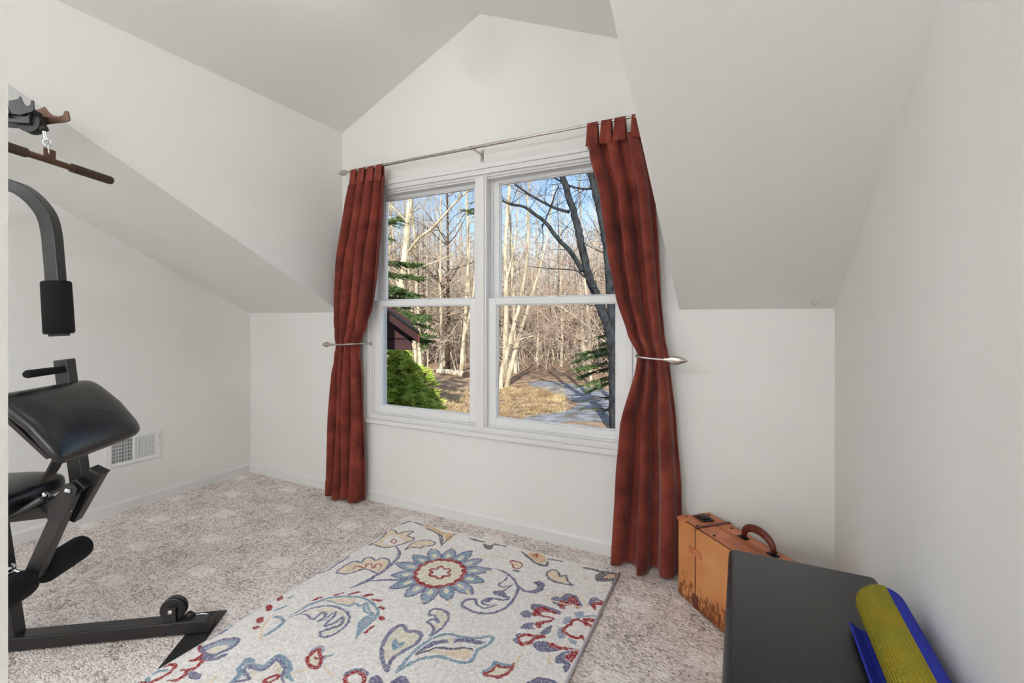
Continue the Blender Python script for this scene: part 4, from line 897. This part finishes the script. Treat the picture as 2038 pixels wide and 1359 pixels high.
def grow(b, p, d, L, r, depth, rnd, nseg=4, n=5, wig=.18, split=3, up=.25, mi=0, rmin=.004, spread=.7):
    pts = [p]; rad = [r]; q = Vector(p); dd = Vector(d).normalized()
    kids = []
    for k in range(nseg):
        dd = (dd+Vector((rnd.uniform(-wig, wig), rnd.uniform(-wig, wig), rnd.uniform(-wig, wig)+up*.12))).normalized()
        q = q+dd*(L/nseg); pts.append(Vector(q)); rad.append(max(rmin*.6, r*(1-.75*(k+1)/nseg))); kids.append((Vector(q), Vector(dd), rad[-1]))
    b.tube(pts, rad, n, cap=False, mi=mi)
    if depth > 0:
        for s2 in range(split):
            t = rnd.uniform(.25, 1)*nseg; i = min(int(t), nseg-1); p0, d0, r0 = kids[i]
            ax = d0.cross(Vector((rnd.uniform(-1, 1), rnd.uniform(-1, 1), rnd.uniform(-1, 1)))).normalized()
            nd = (d0+ax*rnd.uniform(spread*.6, spread*1.4)).normalized()
            grow(b, p0, nd, L*rnd.uniform(.45, .75), max(rmin, r0*.7), depth-1, rnd, max(2, nseg-1), max(3, n-1), wig*1.15, split, up, mi, rmin, spread)
def bare_tree(rnd, H, r, lean=0, low=.25, nb=9, bl=.28, depth=2, n=6):
    b = MB(); pts = []; rad = []; x = y = 0; dx = rnd.uniform(-.06, .06)+lean; dy = rnd.uniform(-.05, .05)
    for k in range(11):
        t = k/10; pts.append(Vector((x, y, H*t))); rad.append(r*(1-.85*t)*(1.25 if k == 0 else 1)); x += (dx+rnd.uniform(-.04, .04))*H/10; y += (dy+rnd.uniform(-.04, .04))*H/10
    b.tube(pts, rad, n, cap=False)
    t_ = MB()
    for k in range(nb):
        t = rnd.uniform(low, .97); i = int(t*10); p0 = pts[i].lerp(pts[min(i+1, 10)], t*10-i); a = rnd.uniform(0, 6.28)
        grow(t_, p0, (math.cos(a), math.sin(a), rnd.uniform(.1, 1.0)), H*bl*(1.15-t*.7), max(.008, rad[i]*.45), depth, rnd, 4, 4, .2, 3)
    return b, t_, pts
rnd = random.Random(11)
protos = []
mats = [M_bark2, M_bark, M_bark4, M_bark2, M_bark, M_bark4, M_bark2, M_bark]
for k in range(8):
    tk, tw, _ = bare_tree(rnd, rnd.uniform(11, 17), rnd.uniform(.08, .15), rnd.uniform(-.08, .08), .12, 24, .24, 2, 6)
    e = empty('bare_tree', (0, 0, GZ)); a = tk.build('trunk', mats[k], e, smooth=True); c = tw.build('branches', M_twig if k % 2 else mats[k], e, smooth=True); protos.append((e, a, c))
def wedge(y, t):  # x between the window's sight lines (a little wider) at distance y
    d_ = y-CY; return CX+d_*(-1.02+t*.95)
used = set(); spots = []
for row in range(205):
    t = rnd.random(); y = 22+52*(rnd.random()**1.25)
    x = wedge(y, rnd.random())
    px = 1019+F*((x-CX)*_rt[0]+(y-CY)*_rt[1])/((x-CX)*_fw[0]+(y-CY)*_fw[1])
    if y < 27 and 1040 < px < 1200: y += 14
    spots.append((x, y))
spots.sort(key=lambda s: s[1])
for i, (x, y) in enumerate(spots):
    e, a, c = protos[i % 8]
    if i >= 8: 
        e = e.copy(); C.objects.link(e); a2 = a.copy(); C.objects.link(a2); a2.parent = e; c2 = c.copy(); C.objects.link(c2); c2.parent = e
    s2 = rnd.uniform(.75, 1.25); e.location = (x, y, GZ-.15+max(0, (y-45))*.05); e.rotation_euler = (0, 0, rnd.uniform(0, 6.28)); e.scale = (s2, s2, s2*rnd.uniform(.9, 1.15))
    tag(e, 'slender leafless tree among the crowded trunks of the distant woods', 'tree', 'leafless trees of the distant woods')
# brush between the trunks: uncountable thin saplings and twigs
def brush(name, cnt, ymin, ymax, hmin, hmax, r0, mt, label, seed, tilt=.25, pw=1.0):
    rn = random.Random(seed); b = MB()
    for k in range(cnt):
        y = ymin+(ymax-ymin)*rn.random()**pw; x = wedge(y, rn.random()); h = rn.uniform(hmin, hmax); g = GZ+max(0, (y-45))*.05
        dx, dy = rn.gauss(0, tilt)*h, rn.gauss(0, tilt)*h; r_ = r0*rn.uniform(.6, 1.5)
        cx, cy = rn.gauss(0, .08)*h, rn.gauss(0, .08)*h
        b.tube([(x, y, g), (x+dx*.4+cx, y+dy*.4+cy, g+h*.5), (x+dx, y+dy, g+h)], [r_, r_*.75, r_*.2], 3, cap=False)
    o = b.build(name, mt); tag(o, label, 'undergrowth', kind='stuff'); return o
brush('sapling_thicket', 1500, 26, 75, 3, 9, .035, M_bark2, 'dense thicket of thin bare saplings on the forest floor', 1, .10)
brush('sapling_thicket', 1100, 30, 80, 3, 10, .04, M_bark4, 'brown bare undergrowth filling the gaps between far trunks', 4, .10)
brush('fallen_twigs', 2200, 24, 60, .8, 3, .015, M_twig, 'tangle of pale fallen twigs low in the woods', 2, .9)
def crown(name, cnt, seed, label):
    rn = random.Random(seed); b = MB()
    for k in range(cnt):
        y = rn.uniform(26, 62); x = wedge(y, rn.random()); d_ = y-CY
        z = CZ+d_*rn.choice((rn.uniform(-.02, .14), rn.uniform(-.02, .20), rn.uniform(.0, .17))); 
        v = Vector((rn.uniform(-1, 1), rn.uniform(-1, 1), rn.uniform(-.1, 1.3))).normalized(); L = rn.uniform(.6, 2.2)
        v2 = (v+Vector((rn.uniform(-.5, .5), rn.uniform(-.5, .5), rn.uniform(-.3, .5)))).normalized(); p = Vector((x, y, z))
        b.tube([p, p+v*L*.5, p+v*L*.5+v2*L*.5], [.013, .009, .003], 3, cap=False)
    o = b.build(name, M_twig); tag(o, label, 'twigs', kind='stuff')
crown('twig_canopy', 17000, 3, 'haze of fine bare twigs in the crowns of the distant woods')
# far wooded rise behind the trees
b = MB(); vs = []
for i in range(61):
    x = -110+i*2.4; h = .8+1.6*mnoise.noise(Vector((x*.07, 2, 0))); vs += [(x, 90, GZ+1.5), (x, 96, GZ+5.5+h), (x, 120, GZ+6.5+h)]
b.add(vs, [(i*3+k, i*3+3+k, i*3+4+k, i*3+1+k) for i in range(60) for k in range(2)]); tag(b.build('hill', M_hill, smooth=True), kind='structure')

# near trees, each with its own limbs
def near_tree(label, stems, mt, mtw, seed, twigs, name='bare_tree', tl=1.2, dep=2, twr=.012, n=12):
    rn = random.Random(seed); allp = []
    base = stems[0][0]; e = tag(empty(name, (base[0][0], base[0][1], GZ)), label, 'tree')
    off = Vector(e.location)
    for si, (pts, r0, r1) in enumerate(stems):
        P_ = [Vector(q)-off for q in crom([tuple(p) for p in pts], 6)]; k = len(P_)
        for i in range(1, k-1): P_[i] += Vector((rn.uniform(-1, 1), rn.uniform(-1, 1), 0))*r0*.12
        rad = [r0+(r1-r0)*i/(k-1) for i in range(k)]; b = MB(); b.tube(P_, rad, n, cap=True); b.build('trunk' if si == 0 else 'limb', mt, e, smooth=True)
        allp += [(P_[i], (P_[min(i+1, k-1)]-P_[max(i-1, 0)]).normalized(), rad[i], si) for i in range(k)]
    if twigs:
        b = MB()
        for k in range(twigs):
            p, d_, r_, si = rn.choice(allp)
            if (p+off).z < -.5: continue
            v = (d_*.5+Vector((rn.uniform(-1, 1), rn.uniform(-1, 1), rn.uniform(-.5, .8)))).normalized()
            grow(b, p, v, tl*rn.uniform(.5, 1.3), min(twr, r_*.5), dep, rn, 4, 4, .22, 3, .3, 0, .003)
        b.build('twigs', mtw, e, smooth=True)
    return e
def ln(Y, *pp): return [atY(px, py, Y) for px, py in pp]
def lnv(*pp): return [atY(px, py, Y) for px, py, Y in pp]
D0 = 11.0
def down(p, z=GZ-.1): q = Vector(p[0]); return [Vector((q.x, q.y, z))]+p
near_tree('dark forked tree with a leaning trunk close behind the right window pane',
    [(down(ln(D0, (1225, 850), (1224, 780), (1223, 720), (1222, 680))), .185, .165),
     (ln(D0, (1223, 700), (1210, 650), (1192, 600), (1172, 550), (1158, 490), (1148, 445), (1138, 410), (1122, 360), (1112, 320)), .15, .085),
     (ln(D0, (1222, 700), (1220, 650), (1215, 580), (1208, 500), (1198, 440), (1185, 380), (1172, 330)), .14, .10),
     (ln(D0-.2, (1160, 540), (1135, 500), (1110, 475), (1085, 442), (1062, 425), (1042, 411), (1018, 407), (1001, 400)), .075, .032),
     (ln(D0+.2, (1133, 422), (1105, 414), (1080, 402), (1055, 388), (1030, 370), (1012, 355)), .05, .02),
     (ln(D0+.1, (1079, 452), (1095, 415), (1105, 385), (1112, 370)), .022, .016),
     (ln(D0, (1079, 446), (1081, 475), (1078, 500)), .016, .007),
     (ln(D0+.1, (1222, 380), (1190, 374), (1160, 376), (1130, 368), (1105, 355)), .045, .02),
     (ln(D0-.3, (1185, 575), (1150, 540), (1100, 535), (1050, 530)), .025, .008)],
    M_bark3, M_bark3, 5, 95, 'shade_tree', 1.1, 2, .012, 14)
near_tree('tall pale sunlit tree in the upper left pane with a long rising branch',
    [(down(ln(15, (781, 720), (788, 640), (796, 590), (806, 510), (812, 450), (817, 400), (822, 350))), .19, .14),
     (ln(15, (800, 520), (830, 478), (862, 452), (900, 410), (925, 385), (950, 370)), .08, .03),
     (ln(15.2, (808, 440), (780, 410), (760, 380)), .06, .03), (ln(14.8, (801, 560), (830, 535), (870, 520), (915, 500)), .045, .015)],
    M_bark, M_bark2, 6, 110, 'pale_tree', 1.8, 2, .015)
near_tree('pale leaning double-stemmed tree in the lower right pane',
    [(lnv((1005, 786, 18), (1015, 740, 18), (1028, 690, 18), (1040, 650, 18), (1052, 610, 18), (1070, 550, 18), (1085, 490, 18), (1096, 430, 18), (1102, 370, 18)), .14, .02),
     (lnv((992, 800, 17.3), (1000, 740, 17.3), (1012, 690, 17.3), (1026, 640, 17.3), (1036, 600, 17.3), (1046, 540, 17.3), (1052, 470, 17.3), (1050, 400, 17.3), (1056, 350, 17.3)), .14, .025),
     (lnv((1004, 694, 17.3), (1022, 682, 17.3), (1040, 674, 17.3), (1064, 668, 17.3)), .05, .02)],
    M_bark, M_twig, 7, 90, 'pale_tree', 1.6, 2, .014)
near_tree('pale upright tree along the left edge of the right window',
    [(lnv((1003, 770, 21), (1006, 700, 21), (1008, 600, 21), (1006, 500, 21), (1010, 420, 21), (1016, 350, 21)), .17, .08),
     (lnv((1008, 560, 21), (1022, 500, 21), (1030, 430, 21), (1034, 380, 21)), .07, .012)], M_bark, M_bark2, 8, 60, 'pale_tree', 2.2, 2, .016)
near_tree('pale straight trunk right of centre in the left window',
    [(lnv((916, 768, 22), (921, 700, 22), (926, 640, 22), (930, 560, 22), (934, 480, 22), (928, 410, 22), (930, 360, 22)), .15, .03),
     (lnv((924, 670, 22), (940, 600, 22), (948, 500, 22)), .08, .04), (lnv((914, 760, 22), (905, 730, 22), (896, 700, 22)), .05, .02)], M_bark, M_bark2, 9, 60, 'pale_tree', 2.0, 2, .015)
near_tree('bare tree with spreading drooping limbs in front of the far woods',
    [(lnv((1180, 800, 20), (1172, 700, 20), (1168, 600, 20), (1160, 520, 20)), .09, .05),
     (lnv((1170, 650, 20), (1130, 620, 20), (1090, 600, 20), (1062, 590, 20)), .045, .015), (lnv((1170, 680, 20), (1140, 670, 20), (1105, 650, 20), (1070, 612, 20)), .04, .012),
     (lnv((1172, 700, 20), (1140, 690, 20), (1110, 680, 20), (1085, 650, 20)), .04, .012)], M_bark2, M_twig, 10, 200, 'bare_tree', 1.9, 2, .013)
near_tree('thin crooked bare tree with criss-cross branches left of the window bar',
    [(lnv((850, 770, 17), (852, 690, 17), (850, 600, 17), (850, 500, 17), (848, 420, 17)), .045, .02),
     (lnv((850, 690, 17), (880, 680, 17), (905, 672, 17)), .03, .01), (lnv((852, 720, 17), (870, 700, 17), (900, 660, 17), (925, 620, 17)), .03, .01), (lnv((852, 620, 17), (900, 560, 17), (945, 548, 17)), .028, .01)], M_bark2, M_twig, 12, 90, 'bare_tree', 1.5, 2, .011)
# fallen log
r = tag(empty('fallen_log', tuple(gp(905, 772))), 'pale fallen log with a dark sawn end on the forest floor', 'log')
a, c = atY(872, 764, 20.5), atY(931, 763, 19.5); a.z = c.z = GZ+.20
b = MB(); b.tube([a, (a+c)/2+Vector((0, 0, .05)), c], [.15, .17, .19], 14); adopt(b.build('bark', M_bark, smooth=True, angle=.9), r)
b = MB(); dd = (c-a).normalized(); b.tube([c-dd*.28, c+dd*.01], .195, 14); adopt(b.build('sawn_end', M_bark4, smooth=True, angle=.9), r)
# evergreens
def needles(b, p, d, L, rn, dens=26, sz=.10, mi=0, droop=.5):
    q = Vector(p); d = Vector(d).normalized(); n = int(dens*L)+2
    for k in range(n):
        t = k/n; c = q+d*(L*t)+Vector((0, 0, -droop*L*t*t*.5)); 
        for s2 in (-1, 1):
            side = d.cross(Vector((0, 0, 1))).normalized()*s2; v = (side*rn.uniform(.5, 1)+d*rn.uniform(.2, .9)+Vector((0, 0, rn.uniform(-.5, .5)))).normalized()
            ln_ = sz*(1.15-t*.6)*rn.uniform(.6, 1.3); wv = v.cross(Vector((rn.uniform(-1, 1), rn.uniform(-1, 1), rn.uniform(-1, 1)))).normalized()*sz*.075
            b.add([c-wv, c+wv, c+v*ln_+wv*.3, c+v*ln_-wv*.3], [(0, 1, 2, 3)], mi)
def evergreen(name, label, base, top_, R_, mt, seed, nb, sz, cat='tree', dens=26, z0=0., vis=None):
    rn = random.Random(seed); base, top_ = Vector(base), Vector(top_); e = tag(empty(name, tuple(base)), label, cat); H = (top_-base).length
    b = MB(); b.tube([Vector((0, 0, 0)), (top_-base)*.5, top_-base], [max(.03, H*.018), H*.010, .006], 8); b.build('trunk', M_bark4, e, smooth=True)
    b = MB(); sb = MB()
    for k in range(nb):
        t = z0+(1-z0)*rn.random()**.9; a = rn.uniform(0, 6.283); p = (top_-base)*t; L = R_*(1-t)**.8*rn.uniform(.6, 1.1)+.08
        d = Vector((math.cos(a), math.sin(a), rn.uniform(-.15, .35))); sb.tube([p, p+d*L*.6, p+d*L+Vector((0, 0, -.2*L))], [.012, .008, .003], 4, cap=False)
        needles(b, p+d*L*.12, d, L*.9, rn, dens, sz)
        for j in range(int(4+L*5)):
            u = rn.uniform(.25, .95); a2 = a+rn.choice((-1, 1))*rn.uniform(.5, 1.1); needles(b, p+d*L*u+Vector((0, 0, -.2*L*u*u)), (math.cos(a2), math.sin(a2), rn.uniform(-.1, .35)), L*.35*(1.2-u)+.08, rn, dens*1.2, sz)
    b.build('foliage', mt, e); sb.build('boughs', M_bark4, e)
q = atY(800, 1000, 6.3)
evergreen('evergreen_shrub', 'bright yellow-green evergreen just outside the lower left pane', (q.x, 6.3, GZ), atY(794, 684, 6.3), 1.5, M_gr, 21, 190, .13, 'evergreen', 30, .25)
q = atY(838, 1000, 7.6)
evergreen('evergreen_shrub', 'smaller bright evergreen to the right of the yellow-green one', (q.x, 7.6, GZ), atY(846, 735, 7.6), .9, M_gr, 22, 90, .12, 'evergreen', 28, .3)
def pine(label, Y, pxc, rows, seed, mt):
    rn = random.Random(seed); t0 = atY(pxc, 560, Y); e = tag(empty('pine_tree', (t0.x, Y, GZ)), label, 'tree'); off = Vector(e.location)
    b = MB(); b.tube([Vector((0, 0, 0)), Vector((0, 0, 4)), Vector((0, 0, 8.5))], [.16, .12, .04], 10); b.build('trunk', M_bark4, e, smooth=True)
    b = MB(); sb = MB()
    for (x0, y0, x1, y1, fat) in rows:
        p = atY(x0, y0, Y+rn.uniform(-.4, .4))-off; q = atY(x1, y1, Y+rn.uniform(-.8, .8))-off; sb.tube([p, (p+q)/2+Vector((0, 0, .06)), q], [.03, .018, .006], 5, cap=False); L = (q-p).length; d = (q-p).normalized()
        needles(b, p, d, L, rn, 30, .13*fat, droop=0)
        for j in range(int(L*15*fat)):
            u = rn.uniform(.1, 1); s2 = rn.choice((-1, 1)); sd = d.cross(Vector((0, 0, 1))).normalized()*s2
            needles(b, p+d*L*u, (d+sd*rn.uniform(.4, 1.2)+Vector((0, 0, rn.uniform(-.3, .3)))), rn.uniform(.2, .6)*fat, rn, 44, .14*fat, droop=.25)
    b.build('foliage', mt, e); sb.build('boughs', M_bark4, e)
pine('dark green pine reaching its boughs into the upper left pane', 9.5, 745,
    [(745, 445, 800, 438, 1.0), (745, 520, 835, 528, 1.2), (745, 540, 800, 550, 1.2), (745, 548, 838, 552, 1.0), (745, 575, 815, 585, 1.3), (745, 590, 850, 600, 1.0), (745, 565, 790, 575, 1.2), (745, 610, 840, 632, 1.1), (745, 600, 815, 612, 1.1), (745, 640, 850, 680, 1.1), (745, 470, 790, 478, .7), (745, 660, 855, 668, .9), (745, 620, 845, 650, 1.0)], 31, M_grd)
evx = atY(1216, 700, 12.6)
e_rows = [(1232, 662, 1190, 672, .8), (1232, 668, 1195, 690, .8), (1232, 690, 1160, 705, 1.0), (1232, 700, 1150, 716, 1.0), (1232, 720, 1142, 735, 1.0), (1232, 730, 1150, 750, .9), (1232, 745, 1160, 768, .9), (1232, 755, 1170, 780, .9), (1232, 790, 1150, 800, .5), (1232, 820, 1160, 812, .5), (1232, 830, 1175, 846, .6), (1232, 800, 1190, 830, .6)]
pine('dark evergreen with drooping boughs beside the dark forked trunk', 12.8, 1252, e_rows, 33, M_grd)
q0 = atY(935, 422, 13)
pine('distant pine whose dark boughs show at the top middle of the left pane', 14.5, 962, [(962, 415, 925, 420, .9), (962, 425, 930, 424, .8), (962, 400, 935, 405, .5)], 35, M_grd)
# dead grass bank beside the lane
rn = random.Random(44); b = MB()
for k in range(3000):
    px, py = rn.uniform(985, 1125), rn.uniform(772, 838)
    if py > 812-.02*(px-985)+18*math.sin((px-985)/60) and px > 1045: continue
    p = gp(px, py); h = rn.uniform(.04, .14)+.16*max(0, mnoise.noise(Vector((p.x*1.3, p.y*1.3, 5))))*rn.random()*2; dx, dy = rn.gauss(0, .14), rn.gauss(0, .14); w_ = .012
    b.add([(p.x-w_, p.y, GZ), (p.x+w_, p.y, GZ), (p.x+dx, p.y+dy, GZ+h)], [(0, 1, 2)])
for k in range(700):
    px, py = rn.uniform(870, 950), rn.uniform(775, 830); p = gp(px, py); h = rn.uniform(.05, .2); dx, dy = rn.gauss(0, .12), rn.gauss(0, .12); w_ = .012
    b.add([(p.x-w_, p.y, GZ), (p.x+w_, p.y, GZ), (p.x+dx, p.y+dy, GZ+h)], [(0, 1, 2)])
tag(b.build('dry_grass', M_grass), 'golden dead grass along the bank beside the lane', 'grass', kind='stuff')
# neighbouring gable end with shingled eave
def annex():
    Y0, Y1 = 3.0, 5.2
    e = tag(empty('annex_building', (-1.9, 4, GZ)), 'maroon sided gable corner with dark shingled eave outside the lower left pane', 'building')
    p_e = atY(835, 660, Y0); s_ = (atY(767, 612, Y0)-p_e); sl = s_.z/s_.x
    def rz_(x): return p_e.z+(x-p_e.x)*sl
    wx = atY(820, 690, Y0+.25).x; zb = atY(815, 697, Y0+.25).z; xl = -3.4
    b = MB(); b.prism([(xl, zb), (wx, zb), (wx, rz_(wx)-.05), (xl, rz_(xl)-.05)], 1, Y0+.25, Y1); adopt(b.build('gable_wall', M_siding), e)
    b = MB(); zm = zb+(rz_(wx)-zb)*1.0; b.box((xl, Y0+.235, zb+.17), (wx, Y0+.25, zb+.18)); adopt(b.build('siding_joint', M_dark), e)
    b = MB(); b.prism([(xl, rz_(xl)-.17), (p_e.x-.045, rz_(p_e.x-.045)-.17), (p_e.x-.045, rz_(p_e.x-.045)-.02), (xl, rz_(xl)-.02)], 1, Y0+.02, Y0+.06); adopt(b.build('barge_board', M_barge), e)
    b = MB(); x = p_e.x-.045; b.prism([(x, rz_(x)-.17), (x+.03, rz_(x)-.17), (x+.03, rz_(x+.03)-.02), (x, rz_(x)-.02)], 1, Y0+.02, Y1); o = adopt(b.build('eave_board', M_bargend), e); o['label'] = 'red weathered eave end'
    b = MB(); b.prism([(xl, rz_(xl)-.02), (p_e.x, p_e.z-.02), (p_e.x, p_e.z+.025), (xl, rz_(xl)+.025)], 1, Y0-.02, Y1); adopt(b.build('shingle_roof', M_shing), e)
    b = MB(); b.prism([(xl, rz_(xl)-.06), (p_e.x-.05, rz_(p_e.x-.05)-.06), (p_e.x-.05, rz_(p_e.x-.05)-.03), (xl, rz_(xl)-.03)], 1, Y0+.06, Y1); adopt(b.build('soffit', M_barge), e)
    for ch in e.children:      # the wing stands at an angle to the house
        for v in ch.data.vertices:
            if v.co.y > Y0+.3: v.co.x -= (v.co.y-Y0-.3)*1.25
annex()

# rest of the house front and its roof (above and beside the window)
b = MB(); b.box((-9, -.12, GZ-.1), (-.15, .15, 3.1)); b.box((W+.15, -.12, GZ-.1), (9, .15, 3.1)); b.box((-.15, .0, GZ-.1), (W+.15, .15, -.12)); struct(b, 'wall_outside', M_siding)
b = MB(); b.prism([(.45, 2.0), (.45, 2.1), (-2.6, 3.9), (-2.6, 3.75)], 0, -9, -.2); struct(b, 'trim_4', M_shing)
